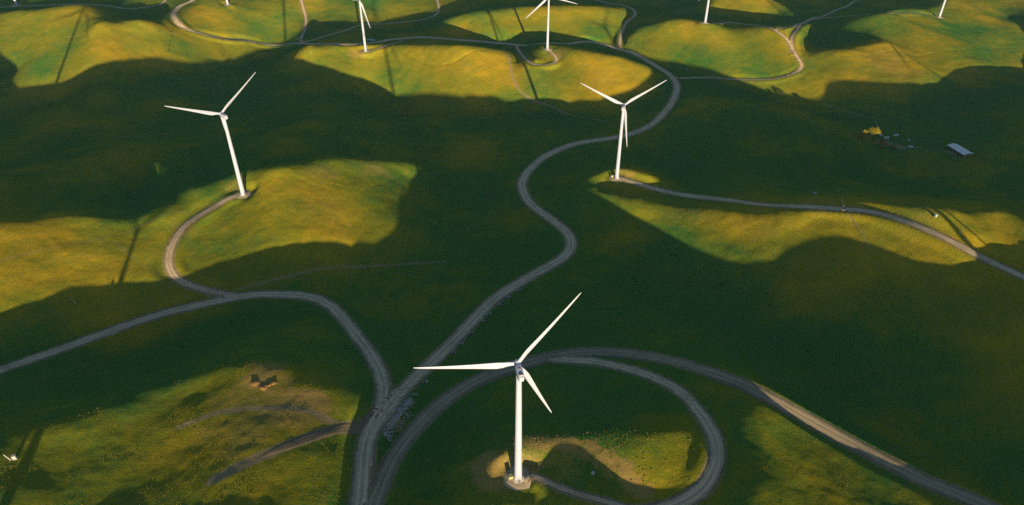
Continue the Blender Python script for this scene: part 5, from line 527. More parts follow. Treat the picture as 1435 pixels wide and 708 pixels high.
# ------------------------------------------------------------------ mesh helpers
class MB:
    def __init__(s): s.v = []; s.f = []
    def add(s, v, f):
        o = len(s.v); s.v += [tuple(map(float, p)) for p in v]; s.f += [tuple(i + o for i in q) for q in f]
    def box(s, c, d, taper=1.0, bevel=0.0):
        x, y, z = d[0] / 2, d[1] / 2, d[2] / 2; b = min(bevel, x * .9, y * .9, z * .9)
        rings = []
        lv = [(-z, x - b, y - b), (-z + b, x, y), (z - b, x, y), (z, x - b, y - b)] if b else [(-z, x, y), (z, x, y)]
        for zz, rx, ry in lv:
            k = 1 + (taper - 1) * (zz + z) / (2 * z); rx *= k; ry *= k
            if b:
                rings.append([(-rx, -ry + b, zz), (-rx + b, -ry, zz), (rx - b, -ry, zz), (rx, -ry + b, zz), (rx, ry - b, zz), (rx - b, ry, zz), (-rx + b, ry, zz), (-rx, ry - b, zz)])
            else: rings.append([(-rx, -ry, zz), (rx, -ry, zz), (rx, ry, zz), (-rx, ry, zz)])
        s.loft([[(p[0] + c[0], p[1] + c[1], p[2] + c[2]) for p in r] for r in rings])
    def loft(s, rings, cap=True):
        n = len(rings[0]); v = [p for r in rings for p in r]; f = []
        for i in range(len(rings) - 1):
            for j in range(n):
                k = (j + 1) % n; f.append((i*n + j, i*n + k, (i+1)*n + k, (i+1)*n + j))
        if cap: f.append(tuple(range(n))[::-1]); f.append(tuple((len(rings) - 1) * n + j for j in range(n)))
        s.add(v, f)
    def tube(s, a, b, r0, r1=None, n=10):
        a = np.array(a, float); b = np.array(b, float); r1 = r0 if r1 is None else r1
        d = (b - a) / np.linalg.norm(b - a); u = np.cross(d, (0, 0, 1) if abs(d[2]) < .9 else (1, 0, 0)); u /= np.linalg.norm(u); w = np.cross(d, u)
        s.loft([[p + r * (math.cos(t) * u + math.sin(t) * w) for t in np.arange(n) * 2 * math.pi / n] for p, r in ((a, r0), (b, r1))])
    def build(s, name, mat, parent=None, smooth=False):
        me = bpy.data.meshes.new(name); me.from_pydata(s.v, [], s.f); me.validate(); me.update()
        if smooth: me.shade_smooth()
        me.materials.append(mat)
        o = bpy.data.objects.new(name, me); col.objects.link(o)
        if parent is not None: o.parent = parent
        return o
def tag(o, label=None, cat=None, group=None, kind=None):
    for k, v in (('label', label), ('category', cat), ('group', group), ('kind', kind)):
        if v: o[k] = v
    return o
def empty(name, loc, rz=0):
    o = bpy.data.objects.new(name, None); o.empty_display_size = .5; col.objects.link(o); o.location = loc; o.rotation_euler = (0, 0, rz); return o
def copy_tree(o, parent=None):
    c = o.copy(); col.objects.link(c); c.parent = parent
    for ch in list(o.children): copy_tree(ch, c)
    return c
def smooth_by_angle(o, deg=40):
    me = o.data; me.shade_smooth()
    try: me.set_sharp_from_angle(angle=R(deg))
    except Exception: pass

# ------------------------------------------------------------------ ground sheet
def build_ground():
    ny, nx = Z.shape
    v = np.stack([GX, GY, Z], -1).reshape(-1, 3).astype(np.float32)
    a = (np.arange(ny - 1)[:, None] * nx + np.arange(nx - 1)[None]).ravel()
    q = np.stack([a, a + 1, a + 1 + nx, a + nx], 1).astype(np.int32)
    me = bpy.data.meshes.new('ground')
    me.vertices.add(len(v)); me.vertices.foreach_set('co', v.ravel())
    me.loops.add(q.size); me.loops.foreach_set('vertex_index', q.ravel())
    me.polygons.add(len(q)); me.polygons.foreach_set('loop_start', np.arange(0, q.size, 4, dtype=np.int32))
    me.update(calc_edges=True); me.shade_smooth()
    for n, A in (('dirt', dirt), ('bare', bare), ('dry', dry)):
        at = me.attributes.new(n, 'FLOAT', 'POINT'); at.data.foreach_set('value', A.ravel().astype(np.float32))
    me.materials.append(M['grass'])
    o = bpy.data.objects.new('ground', me); col.objects.link(o)
    tag(o, 'rolling green and yellow grass hills with dry patches', 'hills', kind='structure')
build_ground()

# ------------------------------------------------------------------ road ribbons
def build_road(i, name, label, w, surf, P, k):
    T = np.gradient(P, axis=0); T /= np.linalg.norm(T, axis=1)[:, None] + 1e-9; Nn = np.stack([T[:, 1], -T[:, 0]], 1)
    hw = w / 2; lift = .10 + .007 * i
    off = np.array([-hw - .9, -hw, -hw * .6, -hw * .2, hw * .2, hw * .6, hw, hw + .9]); dz = np.array([-.35, 0, .03, .05, .05, .03, 0, -.35])
    u = (off + hw) / w
    wob = .4 * vnoise(k, k * 0 + i * 7.3, 6, 31) + .55 * vnoise(k, k * 0 + i * 7.3, 38, 33), .4 * vnoise(k, k * 0 + i * 9.1, 6, 32) + .55 * vnoise(k, k * 0 + i * 9.1, 33, 34)
    if name == 'farm_track': off = off[None] * smooth(-4, 45, k)[:, None]; dz = dz[None] - .25 * (1 - smooth(0, 40, k))[:, None]; lift = .10
    X = P[:, 0:1] + Nn[:, 0:1] * off; Y = P[:, 1:2] + Nn[:, 1:2] * off
    for e, wv in ((slice(0, 2), wob[0]), (slice(6, 8), wob[1])):
        X[:, e] += (Nn[:, 0] * wv)[:, None]; Y[:, e] += (Nn[:, 1] * wv)[:, None]
    Zt = terrain_z(X, Y) + lift + dz
    n = len(P); m = 8
    v = np.stack([X, Y, Zt], -1).reshape(-1, 3)
    f = [(a*m + b, a*m + b + 1, (a+1)*m + b + 1, (a+1)*m + b) for a in range(n - 1) for b in range(m - 1)]
    me = bpy.data.meshes.new(name); me.from_pydata(v.tolist(), [], f); me.update(); me.shade_smooth()
    uvl = me.uv_layers.new(name='uv'); vi = np.empty(len(me.loops), np.int32); me.loops.foreach_get('vertex_index', vi)
    UV = np.stack([np.tile(u, n), np.repeat(k, m)], 1)[vi]; uvl.data.foreach_set('uv', UV.ravel().astype(np.float32))
    if me.polygons[0].normal.z < 0: me.flip_normals()
    me.materials.append(M[surf])
    o = bpy.data.objects.new(name, me); col.objects.link(o); tag(o, label, 'road', kind='structure')
for i, r in enumerate(road_lines): build_road(i, *r)

# ------------------------------------------------------------------ wind turbines
HUB_H, BLADE = 80.0, 49.0
def blade_mesh():
    b = MB(); rings = []
    for f, ch, th, tw in ((.02, 2.0, 2.0, 0), (.05, 2.0, 1.9, 4), (.09, 2.35, 1.55, 9), (.14, 2.95, 1.15, 12), (.20, 3.30, .88, 11), (.28, 3.05, .68, 9), (.4, 2.5, .48, 6.5), (.55, 1.95, .34, 4), (.7, 1.5, .24, 2), (.85, 1.08, .16, .5), (.94, .78, .11, 0), (.985, .5, .07, 0), (1.0, .18, .04, 0)):
        r = []; k = smooth(.05, .16, np.array(f)).item()
        for t in np.arange(16) * 2 * math.pi / 16:
            cx = math.cos(t); cy = math.sin(t)
            x = cx * ch / 2 - k * ch * .2; y = cy * th / 2 * (1 - k * .45 * (1 - cx) * .6)
            a = R(tw + 8); x, y = x * math.cos(a) - y * math.sin(a), x * math.sin(a) + y * math.cos(a)
            r.append((x, y + 1.6 * f ** 2.2, f * BLADE))
        rings.append(r)
    b.loft(rings); return b
def make_turbine():
    root = empty('wind_turbine', (0, 0, 0))
    t = MB(); rings = []
    zs = [(-1.5, 2.15), (0, 2.15), (.35, 2.15)] + [(z, 2.15 - (2.15 - 1.35) * z / 78.2) for z in np.linspace(4, 78.2, 16)]
    for z, r in zs: rings.append([(r * math.cos(a), r * math.sin(a), z) for a in np.arange(36) * 2 * math.pi / 36])
    t.loft(rings); tower = t.build('tower', M['white'], root); smooth_by_angle(tower)
    for z in (24.0, 51.0):
        r = 2.15 - .8 * z / 78.2 + .035; fl = MB(); fl.loft([[(r * math.cos(a), r * math.sin(a), z + d) for a in np.arange(36) * 2 * math.pi / 36] for d in (-.14, .14)])
        smooth_by_angle(fl.build('flange', M['seam'], tower))
    fo = MB(); fo.loft([[(r * math.cos(a), r * math.sin(a), z) for a in np.arange(28) * 2 * math.pi / 28] for z, r in ((-1.2, 3.4), (.22, 3.4), (.34, 3.25))])
    smooth_by_angle(fo.build('foundation', M['concrete'], root))
    d = MB(); d.box((0, -2.17, 3.1), (.95, .18, 2.2), bevel=.05); door = d.build('door', M['grey_paint'], tower)
    st = MB()
    for k in range(8): st.box((0, -2.35 - .26 * (8 - k), .35 + .2 * k), (1.1, .26, .06))
    for sx in (-.58, .58):
        st.tube((sx, -4.5, .35), (sx, -2.3, 1.95), .05, n=6); st.tube((sx, -4.5, 1.3), (sx, -2.3, 2.9), .035, n=6); st.tube((sx, -4.5, .3), (sx, -4.5, 1.3), .035, n=6); st.tube((sx, -2.3, 1.9), (sx, -2.3, 2.9), .035, n=6)
    st.build('steps', M['grey_paint'], root)
    # nacelle: rotor end looks along +Y, 5 degrees up
    tilt = R(5); ct, s_ = math.cos(tilt), math.sin(tilt)
    def T(p): return (p[0], p[1] * ct - p[2] * s_, HUB_H + p[1] * s_ + p[2] * ct)
    n = MB(); rings = []
    for y, hx, zb, zt in ((-6.4, 1.0, -.9, 1.0), (-6.1, 1.25, -1.25, 1.35), (-4.6, 1.5, -1.65, 1.68), (-1, 1.6, -1.75, 1.72), (2.2, 1.55, -1.65, 1.62), (2.9, 1.3, -1.35, 1.35)):
        c = .35; rings.append([T(p) for p in ((-hx + c, y, zb), (hx - c, y, zb), (hx, y, zb + c), (hx, y, zt - c), (hx - c, y, zt), (-hx + c, y, zt), (-hx, y, zt - c), (-hx, y, zb + c))])
    n.loft(rings[::-1]); nac = n.build('nacelle', M['white'], root); smooth_by_angle(nac, 32)
    for y, z, w in ((-.2, 1.74, .75), (-2.6, 1.72, .85)):
        h = MB(); h.box((0, 0, 0), (w, w * .9, .1), bevel=.03); o = h.build('hatch', M['dark'], nac); o.location = T((0, y, z)); o.rotation_euler = (tilt, 0, 0)
    h = MB(); h.box((0, 0, .3), (2.2, .55, .6), bevel=.06); o = h.build('cooler', M['grey_paint'], nac); o.location = T((0, -5.0, 1.55)); o.rotation_euler = (tilt, 0, 0)
    for x in (-.8, .8):
        h = MB(); h.tube((0, 0, 0), (0, 0, 1.6), .05, n=6); h.tube((-.3, 0, 1.5), (.3, 0, 1.5), .04, n=6); o = h.build('wind_sensor', M['dark'], nac); o.location = T((x, -4.0, 1.62))
    sp = MB(); rings = []
    for y, r in ((2.9, 1.35), (3.2, 1.6), (4.6, 1.65), (5.5, 1.4), (6.1, .9), (6.4, .3)):
        rings.append([T((r * math.cos(a), y, r * math.sin(a))) for a in np.arange(24) * 2 * math.pi / 24])
    sp.loft(rings[::-1]); smooth_by_angle(sp.build('hub', M['white'], root), 50)
    bm = None
    for k in range(3):
        if bm is None: o = blade_mesh().build('blade', M['white'], root); smooth_by_angle(o, 60); bm = o.data
        else: o = bpy.data.objects.new('blade', bm); col.objects.link(o); o.parent = root
        o.location = T((0, 4.2, 0))
    return root
from mathutils import Matrix, Euler
def set_blades(root, phase):
    k = 0
    for ch in root.children:
        if ch.name.split('.')[0] == 'blade':
            # blade runs along local z; turn about the rotor axis (local y), then tilt the rotor plane
            a = R(90 - (phase + 120 * k)); k += 1
            ch.rotation_euler = (Matrix.Rotation(R(5), 3, 'X') @ Matrix.Rotation(a, 3, 'Y')).to_euler()
def pad_and_box(x, y, label, boxdx):
    b = MB(); n = 40; rings = []
    for q in (0, .35, .7, 1.0):
        ring = []
        for a in np.arange(n) * 2 * math.pi / n:
            rr = max(q, .02) * PAD_R * (1 + .04 * math.sin(3 * a + x) + .05 * math.sin(7 * a + y)); px, py = x + rr * math.cos(a), y + rr * math.sin(a)
            ring.append((px, py, float(terrain_z(px, py)) + (.33 if q < 1 else -.15)))
        rings.append(ring)
    b.loft(rings[::-1], cap=False); b.add([], [])
    o = b.build('gravel_pad', M['pad'], smooth=True)
    if o.data.polygons[0].normal.z < 0: o.data.flip_normals()
    tag(o, label, 'gravel pad', kind='structure')
proto = make_turbine()
TG = 'white wind turbines standing on the hills'
PADL = ['pale gravel pad round the foot of the nearest turbine', 'pale gravel pad under the turbine on the left hill', 'pale gravel pad under the turbine right of centre',
        'pale gravel pad under the top left of centre turbine', 'pale gravel pad under the top centre turbine', 'pale gravel pad under the turbine by the field road', 'pale gravel pad under the crest turbine at top right',
        'pale gravel pad in the top left corner', 'pale gravel pad inside the top left road loop']
list_all = [(xy, t[1], t[2], t[3]) for xy, t in zip(TURB_XY, TURB)] + [(o[0], o[1], o[2], o[3]) for o in OUT]
for i, (xy, yaw, ph, label) in enumerate(list_all):
    o = proto if i == 0 else copy_tree(proto)
    x, y = float(xy[0]), float(xy[1]); z = float(terrain_z(x, y))
    o.location = (x, y, z + .33); o.rotation_euler = (0, 0, R(-yaw)); set_blades(o, ph)
    tag(o, label, 'wind turbine', TG)
    if i < 9: pad_and_box(x, y, PADL[i], 0)
# transformer cabinets beside the two turbines where they show
def cabinet(px, py, label, s=1.0):
    x, y, z = hit(px, py); root = empty('transformer_cabinet', (x, y, z + .3), R(20))
    b = MB(); b.box((0, 0, 1.05 * s), (2.4 * s, 1.9 * s, 1.9 * s), bevel=.08); b.build('housing', M['green_box'], root)
    b = MB(); b.box((0, 0, 2.06 * s), (2.6 * s, 2.1 * s, .14), bevel=.03); b.build('lid', M['green_box'], root)
    b = MB(); b.box((0, 0, .02), (3.0 * s, 2.5 * s, .2)); b.build('plinth', M['concrete'], root)
    for sx in (-.6, .6):
        b = MB(); b.box((sx * s, -.97 * s, 1.05 * s), (1.05 * s, .06, 1.6 * s)); b.build('door', M['green_box'], root)
    tag(root, label, 'transformer')
cabinet(715.5, 670.5, 'small olive transformer cabinet left of the nearest turbine foot')
cabinet(857.5, 248.5, 'small olive transformer cabinet left of the right of centre turbine foot')

# ------------------------------------------------------------------ rocks
rng = np.random.default_rng(11)
def lump(b, c, size, seed, nu=12, nv=8, rough=.28):
    rings = []
    for i in range(nv):
        ph = math.pi * (i + .5) / nv; ring = []
        for j in range(nu):
            th = 2 * math.pi * j / nu
            d = np.array([math.sin(ph) * math.cos(th), math.sin(ph) * math.sin(th), math.cos(ph)])
            k = 1 + rough * float(vnoise(np.array(d[0] * 1.3 + seed), np.array(d[1] * 1.3 + d[2] * 1.7 + seed * .7), .8, 41)) + rough * .5 * float(vnoise(np.array(d[0] * 3 + seed), np.array(d[1] * 3 - d[2] * 3), .7, 42))
            q = np.sign(d) * np.abs(d) ** .8
            ring.append((c[0] + q[0] * size[0] * k, c[1] + q[1] * size[1] * k, c[2] + q[2] * size[2] * k))
        rings.append(ring)
    b.loft(rings[::-1])
def boulder(px, py, size, label, name='boulder', mat='rock', rz=0.0, group=None, seed=1.0, parts=1):
    x, y, z = hit(px, py); b = MB(); lump(b, (0, 0, size[2] * .35), size, seed, 16, 11)
    for k in range(parts - 1): lump(b, (size[0] * (.8 - 1.5 * (k % 2)), -size[1] * .35 * k, size[2] * .1), tuple(v * (.55 - .08 * k) for v in size), seed + 3 * k + 2)
    o = b.build(name, M[mat]); o.location = (x, y, z); o.rotation_euler = (0, 0, rz); smooth_by_angle(o, 38)
    return tag(o, label, 'rock', group)
OG = 'orange boulders of the lower left outcrop'
boulder(358, 537, (2.9, 2.2, .6), 'pale squat boulder on the left of the lower left outcrop', rz=.3, group=OG, seed=1.3)
boulder(369, 544, (2.6, 1.9, .55), 'orange boulder at the front of the lower left outcrop', rz=-.4, group=OG, seed=4.1, parts=2)
boulder(376, 540, (2.2, 1.7, .75), 'tall split orange boulder in the middle of the lower left outcrop', rz=.8, group=OG, seed=7.7, parts=2)
boulder(383, 537, (1.8, 1.4, .6), 'small orange boulder on the right of the lower left outcrop', rz=.1, group=OG, seed=9.2)
boulder(831, 664, (1.0, .9, 1.0), 'small pale rock lying on the bank right of the nearest turbine', mat='grey_rock', seed=3.3)
# check dams: small heaps of stone in the ditch of the main road
DAM = [(724,405),(709,415),(698,425),(683,438),(671,449),(656,465),(644,480),(631,493),(612,514),(593,534),(577,553)]
WH = ['topmost', 'second from the top', 'third from the top', 'fourth from the top', 'fifth from the top', 'sixth and middle one', 'fifth from the bottom', 'fourth from the bottom', 'third from the bottom', 'second from the bottom', 'lowest']
for i, (px, py) in enumerate(DAM):
    x, y, z = hit(px + 3, py + 2); b = MB()
    for k in range(12): lump(b, (rng.normal(0, 1.3), rng.normal(0, .5), .2 + .25 * (k % 3)), tuple(rng.uniform(.3, .62, 3)), k + i * 1.7, 7, 5)
    o = b.build('stone_heap', M['grey_rock']); o.location = (x, y, z + .1); o.rotation_euler = (0, 0, .35)
    tag(o, 'grey stone heap in the main road ditch, ' + WH[i] + ' of the row', 'stone heap', 'stone heaps in the main road ditch')
# riprap strip beside the fork
b = MB()
A = np.array(hit(576, 559)[:2]); B = np.array(hit(541, 614)[:2]); side = np.array([(B - A)[1], -(B - A)[0]]); side /= np.linalg.norm(side)
for k in range(520):
    f = rng.random(); wdt = 1.2 + 1.6 * math.sin(math.pi * min(1, f * 1.1)); p = A + (B - A) * f + side * rng.normal(0, wdt * .7)
    s = rng.uniform(.22, .62); lump(b, (p[0], p[1], float(terrain_z(*p)) + .25), (s, s * rng.uniform(.7, 1.1), s * .8), k * 1.37, 6, 4)
tag(b.build('riprap', M['grey_rock']), 'strip of loose grey riprap stones beside the road fork', 'stones', kind='stuff')
# scattered pale stones on the slopes
b = MB()
for (px, py, sx, sy, n) in ((450,262,14,9,46),(540,318,14,14,50),(700,300,10,8,12),(85,444,18,2,9),(880,245,16,5,16),(850,610,60,14,60),(900,660,30,20,35),(460,97,14,4,14),(640,98,25,3,20),(845,110,6,10,20),(960,305,30,14,40),(1040,350,20,12,30),(760,615,20,10,25)):
    q = np.stack([px + rng.normal(0, sx, n), py + rng.normal(0, sy, n)], 1); P = ground_hit(q[:, 0], q[:, 1], terrain_z); zz = terrain_z(P[:, 0], P[:, 1])
    for k in range(n):
        s = rng.uniform(.15, .4); lump(b, (P[k, 0], P[k, 1], zz[k] + s * .3), (s, s * .9, s * .7), k * 2.1 + px, 6, 4)
tag(b.build('field_stones', M['rock']), 'loose sandstone fragments scattered over the slopes', 'stones', kind='stuff')

# ------------------------------------------------------------------ dry tufts on the near slopes
tv, tf = [], []
def tufts(n, x0, x1, y0, y1, s0, s1, seed, thr=0.0):
    r = np.random.default_rng(seed); px = r.uniform(x0, x1, n); py = r.uniform(y0, y1, n)
    P = ground_hit(px, py, terrain_z); zz = terrain_z(P[:, 0], P[:, 1])
    m = (vnoise(P[:, 0], P[:, 1], 14, 51) + .6 * vnoise(P[:, 0], P[:, 1], 4, 52)) > thr
    i, j = np.searchsorted(gy, P[:, 1]), np.searchsorted(gx, P[:, 0]); m &= best[np.clip(i, 0, len(gy) - 1), np.clip(j, 0, len(gx) - 1)] > .8
    for (x, y), z in zip(P[m], zz[m]):
        s = r.uniform(s0, s1); a = r.uniform(0, 6.28); o = len(tv)
        for k in range(4):
            t = a + k * 1.57 + r.normal(0, .3); dx, dy = math.cos(t), math.sin(t); lean = r.uniform(.3, .9) * s
            tv.extend([(x - dy * s * .3, y + dx * s * .3, z - .05), (x + dy * s * .3, y - dx * s * .3, z - .05), (x + dx * lean, y + dy * lean, z + s * r.uniform(.6, 1.0))])
            tf.append((o + 3 * k, o + 3 * k + 1, o + 3 * k + 2))
tufts(11000, 0, 520, 490, 708, .18, .55, 1, .38)
tufts(6000, 560, 1000, 575, 708, .18, .55, 2, .35)
tufts(4500, 1000, 1330, 540, 708, .18, .5, 3, .4)
tufts(1800, 0, 570, 225, 440, .3, .6, 4, .3)
tufts(1800, 820, 1400, 235, 375, .3, .6, 5, .3)
me = bpy.data.meshes.new('dry_tufts'); me.from_pydata(tv, [], tf); me.update(); me.materials.append(M['straw'])
o = bpy.data.objects.new('dry_tufts', me); col.objects.link(o)
tag(o, 'straw coloured weed tufts dotted over the near slopes', 'weeds', kind='stuff')

# ------------------------------------------------------------------ farmstead in the right hand valley
def at(px, py): x, y, z = hit(px, py); return np.array((x, y, z))
def tree(px, py, h, rad, leaf, label, seed, name='oak_tree'):
    p = at(px, py); r = np.random.default_rng(seed); root = empty(name, tuple(p))
    t = MB(); t.loft([[(q * math.cos(a) + w, q * math.sin(a), z) for a in np.arange(8) * .785] for z, q, w in ((-.5, h * .05, 0), (h * .12, h * .035, .05), (h * .35, h * .026, .2), (h * .62, h * .012, .1))])
    cl = []
    for k in range(9):
        a = r.uniform(0, 6.28); e = np.array((math.cos(a) * rad * r.uniform(.3, .75), math.sin(a) * rad * r.uniform(.3, .75), h * r.uniform(.4, .88))); cl.append(e)
        t.tube((.1, 0, h * r.uniform(.2, .42)), tuple(e), h * .014, h * .005, 5)
    cl.append(np.array((0, 0, h * .85))); t.build('trunk', M['bark'], root)
    v, f = [], []
    for e in cl:
        rr = rad * r.uniform(.32, .5)
        for _ in range(240):
            d = r.normal(size=3); d /= np.linalg.norm(d); c = e + d * rr * r.uniform(.55, 1.05) * np.array((1, 1, .8)); s = r.uniform(.18, .42)
            u = r.normal(size=3); u /= np.linalg.norm(u); w = np.cross(d + .5 * r.normal(size=3), u); w /= np.linalg.norm(w); o = len(v)
            v += [tuple(c - u * s), tuple(c + w * s * .6), tuple(c + u * s), tuple(c - w * s * .6)]; f.append((o, o + 1, o + 2, o + 3))
    me = bpy.data.meshes.new('crown'); me.from_pydata(v, [], f); me.update(); me.materials.append(M[leaf])
    c = bpy.data.objects.new('crown', me); col.objects.link(c); c.parent = root
    tag(root, label, 'tree')
tree(1222, 194, 13, 7.8, 'leaf', 'largest round golden green tree in the right valley farmstead', 3)
tree(1209, 192, 9.5, 4.6, 'leaf', 'small golden tree left of the large farmstead tree', 5)
tree(1211, 198, 6, 3, 'leaf', 'shrubby young tree below the small golden farmstead tree', 6)
tree(1236, 206, 7.5, 6, 'leaf_brown', 'low rusty brown tree in the right valley farmstead', 8)
tree(1252, 210, 3.6, 1.8, 'leaf_brown', 'dark bushy shrub right of the rusty brown farmstead tree', 9, 'shrub')
tree(684, 274, 3.2, 2.0, 'leaf_brown', 'lone dark shrub in the shaded valley left of the main road bend', 10, 'shrub')

tree(1228, 188, 8.5, 4.4, 'leaf', 'slim golden green tree just behind the largest farmstead tree', 12)
tree(1202, 194, 6.0, 3.6, 'leaf', 'low dark tree at the left end of the farmstead', 13)

def shed(px, py, L, W, hl, hh, rz, roofm, label, name, bays=5):
    p = at(px, py); root = empty(name, tuple(p), rz)
    xs = np.linspace(-L / 2, L / 2, bays + 1)
    w = MB(); w.box((0, W / 2 - .1, hl / 2), (L, .15, hl)); w.build('back_wall', M['wood'], root)
    for sx in (-1, 1):
        w = MB(); q = [(sx * (L / 2 - .05) + d, y, z) for d in (-.08, .08) for y, z in ((-W / 2, 0), (W / 2, 0), (W / 2, hl), (0, hh - .08), (-W / 2, hl))]
        w.add(q, [(0, 1, 2, 3, 4), (9, 8, 7, 6, 5)] + [(i, i + 5, (i + 1) % 5 + 5, (i + 1) % 5) for i in range(5)]); w.build('end_wall', M['wood'], root)
    for x in xs[1:-1]: w = MB(); w.box((x, -W / 2 + .15, hl / 2), (.25, .25, hl)); w.build('post', M['wood'], root)
    ang = math.atan2(hh - hl, W / 2); n = max(6, int(L / 2.2))
    for sy in (-1, 1):
        r = MB(); r.box((0, 0, 0), (L + .8, W / 2 / math.cos(ang) + .5, .08)); o = r.build('roof', M[roofm], root)
        o.location = (0, sy * (W / 4 + .1), (hl + hh) / 2 + .05); o.rotation_euler = (-sy * ang, 0, 0)
        for k in range(n + 1):
            rb = MB(); rb.box((-L / 2 - .3 + (L + .6) * k / n, 0, .07), (.12, W / 2 / math.cos(ang) + .46, .07)); rb.build('roof_rib', M[roofm], o)
    tag(root, label, 'shed'); return root
a, c = at(1332, 211), at(1353, 216)
shed(1344, 213.5, 26, 13, 3.6, 5.0, math.atan2(c[1] - a[1], c[0] - a[0]) - .45, 'tin', 'long open farm shed with pale blue tin roof in the right valley', 'farm_shed')
shed(521, 58.5, 13, 8, 3.0, 4.6, -.25, 'teal', 'small shed with pale teal roof behind the top left of centre turbine', 'small_shed', 3)
def trailer(px, py, L, rz, label):
    p = at(px, py); root = empty('caravan', tuple(p + np.array((0, 0, .05))), rz)
    b = MB(); b.box((0, 0, 1.75), (L, 2.4, 2.3), bevel=.3); b.build('body', M['trailer'], root)
    for x in (-L * .28, L * .22):
        b = MB(); b.box((x, -1.22, 2.1), (.9, .06, .7)); b.build('window', M['glass'], root)
    b = MB(); b.box((L * .0, -1.22, 1.7), (.75, .05, 1.8)); b.build('door', M['grey_paint'], root)
    for sy in (-1.05, 1.05):
        b = MB(); b.tube((0, sy - .12, .38), (0, sy + .12, .38), .38, n=14); b.build('wheel', M['dark'], root)
    b = MB(); b.tube((L / 2 - .2, .8, .65), (L / 2 + 1.2, 0, .55), .06, n=6); b.tube((L / 2 - .2, -.8, .65), (L / 2 + 1.2, 0, .55), .06, n=6); b.build('drawbar', M['dark'], root)
    tag(root, label, 'caravan', 'white caravans in the farmstead')
trailer(1241.5, 195, 6.5, .3, 'white caravan just right of the largest farmstead tree')
trailer(1234, 191, 4.2, .9, 'short white caravan behind the largest farmstead tree')
trailer(1275.5, 208, 5.0, .1, 'white caravan at the right end of the farmstead')
trailer(1255, 191.5, 6.0, 0, 'low pale caravan standing apart behind the farmstead')
def pole(px, py, h, label, name='timber_pole', lean=0.0, mat='wood', arm=True):
    p = at(px, py); root = empty(name, tuple(p)); root.rotation_euler = (0, R(lean), 0)
    b = MB(); b.tube((0, 0, -.4), (0, 0, h), .2, .14, 8); b.build('shaft', M[mat], root)
    if arm: b = MB(); b.box((0, 0, h - .5), (1.8, .12, .14)); b.build('crossarm', M[mat], root)
    tag(root, label, 'pole')
pole(1265, 212, 7, 'leaning timber pole beside the farmstead shrubs', lean=12)
pole(1346, 327, 5.5, 'pale post standing on the slope above the right road', 'marker_post', 8, 'trailer', False)
pole(106, 426, 5.5, 'pale leaning post in the shade below the left hill', 'marker_post', -18, 'trailer', False)
pole(15, 645, 5.0, 'white leaning post at the left edge of the lower left hill', 'marker_post', -25, 'trailer', False)
pole(436, 75, 4.5, 'short pale post on the far slope below the road junction', 'marker_post', 0, 'trailer', False)
def kiosk(px, py, s, label, mat, name, cat):
    p = at(px, py); root = empty(name, tuple(p), .4)
    b = MB(); b.box((0, 0, .1), (2.4 * s, 2.0 * s, .3)); b.build('base', M['concrete'], root)
    b = MB(); b.box((0, 0, 1.2 * s + .2), (1.9 * s, 1.6 * s, 2.1 * s), bevel=.08); b.build('housing', M[mat], root)
    b = MB(); b.box((0, -.8 * s - .02, 1.2 * s + .2), (.9 * s, .06, 1.7 * s)); b.build('door', M['grey_paint'], root)
    b = MB(); b.box((0, 0, 2.35 * s + .2), (2.1 * s, 1.8 * s, .16), bevel=.04); b.build('lid', M[mat], root)
    tag(root, label, cat)
kiosk(21, 643, 1.0, 'grey equipment box beside the leaning post on the lower left hill', 'grey_paint', 'equipment_cabinet', 'cabinet')
kiosk(1311, 304, .9, 'pale teal equipment box on the slope above the right road', 'teal', 'equipment_cabinet', 'cabinet')
# water troughs
def trough(px, py, label):
    p = at(px, py); root = empty('water_trough', tuple(p), .5)
    b = MB(); n = 20
    for r0, r1 in ((1.6, 1.45),):
        b.loft([[(r * math.cos(a), r * math.sin(a), z) for a in np.arange(n) * 2 * math.pi / n] for z, r in ((-.2, 1.6), (.75, 1.6), (.75, 1.45), (.35, 1.45))])
    b.build('tank', M['trailer'], root); b = MB(); b.tube((1.7, 0, 0), (1.7, 0, 1.1), .06, n=6); b.tube((1.7, 0, 1.1), (1.2, 0, 1.0), .05, n=6); b.build('filler_pipe', M['dark'], root)
    tag(root, label, 'trough')
trough(1142, 271, 'round pale water trough in the shade above the right road')
trough(1274, 196, 'round pale water trough behind the farmstead caravans')

# ------------------------------------------------------------------ cattle grid and fence where the track crosses the right road
p = at(1183, 293); q0 = at(1172, 266); dirx = np.array(at(1212, 294) - at(1158, 291)); ang = math.atan2(dirx[1], dirx[0])
g = empty('cattle_grid', (p[0], p[1], p[2] + .28), ang)
b = MB(); b.box((0, 0, -.1), (3.4, 7.4, .2)); b.build('pit', M['dark'], g)
for k in range(9): b = MB(); b.box((-1.5 + .375 * k, 0, .06), (.14, 7.2, .1)); b.build('bar', M['grey_paint'], g)
for sy in (-1, 1): b = MB(); b.box((0, sy * 3.75, .5), (3.2, .1, .6)); b.build('wing', M['wood'], g)
tag(g, 'dark cattle grid across the right hill road', 'cattle grid')
def fence(line, label):
    P, k = trace(line, 5.0); z = terrain_z(P[:, 0], P[:, 1]); root = empty('wire_fence', (P[0, 0], P[0, 1], z[0]))
    for (x, y), zz in zip(P, z):
        b = MB(); b.tube((x - P[0, 0], y - P[0, 1], zz - z[0] - .3), (x - P[0, 0], y - P[0, 1], zz - z[0] + 1.35), .09, n=6); b.build('post', M['wood'], root)
    for h in (.5, .9, 1.25):
        b = MB()
        for i in range(len(P) - 1): b.tube((P[i, 0] - P[0, 0], P[i, 1] - P[0, 1], z[i] - z[0] + h), (P[i+1, 0] - P[0, 0], P[i+1, 1] - P[0, 1], z[i+1] - z[0] + h), .02, n=4)
        b.build('wire', M['grey_paint'], root)
    tag(root, label, 'fence')
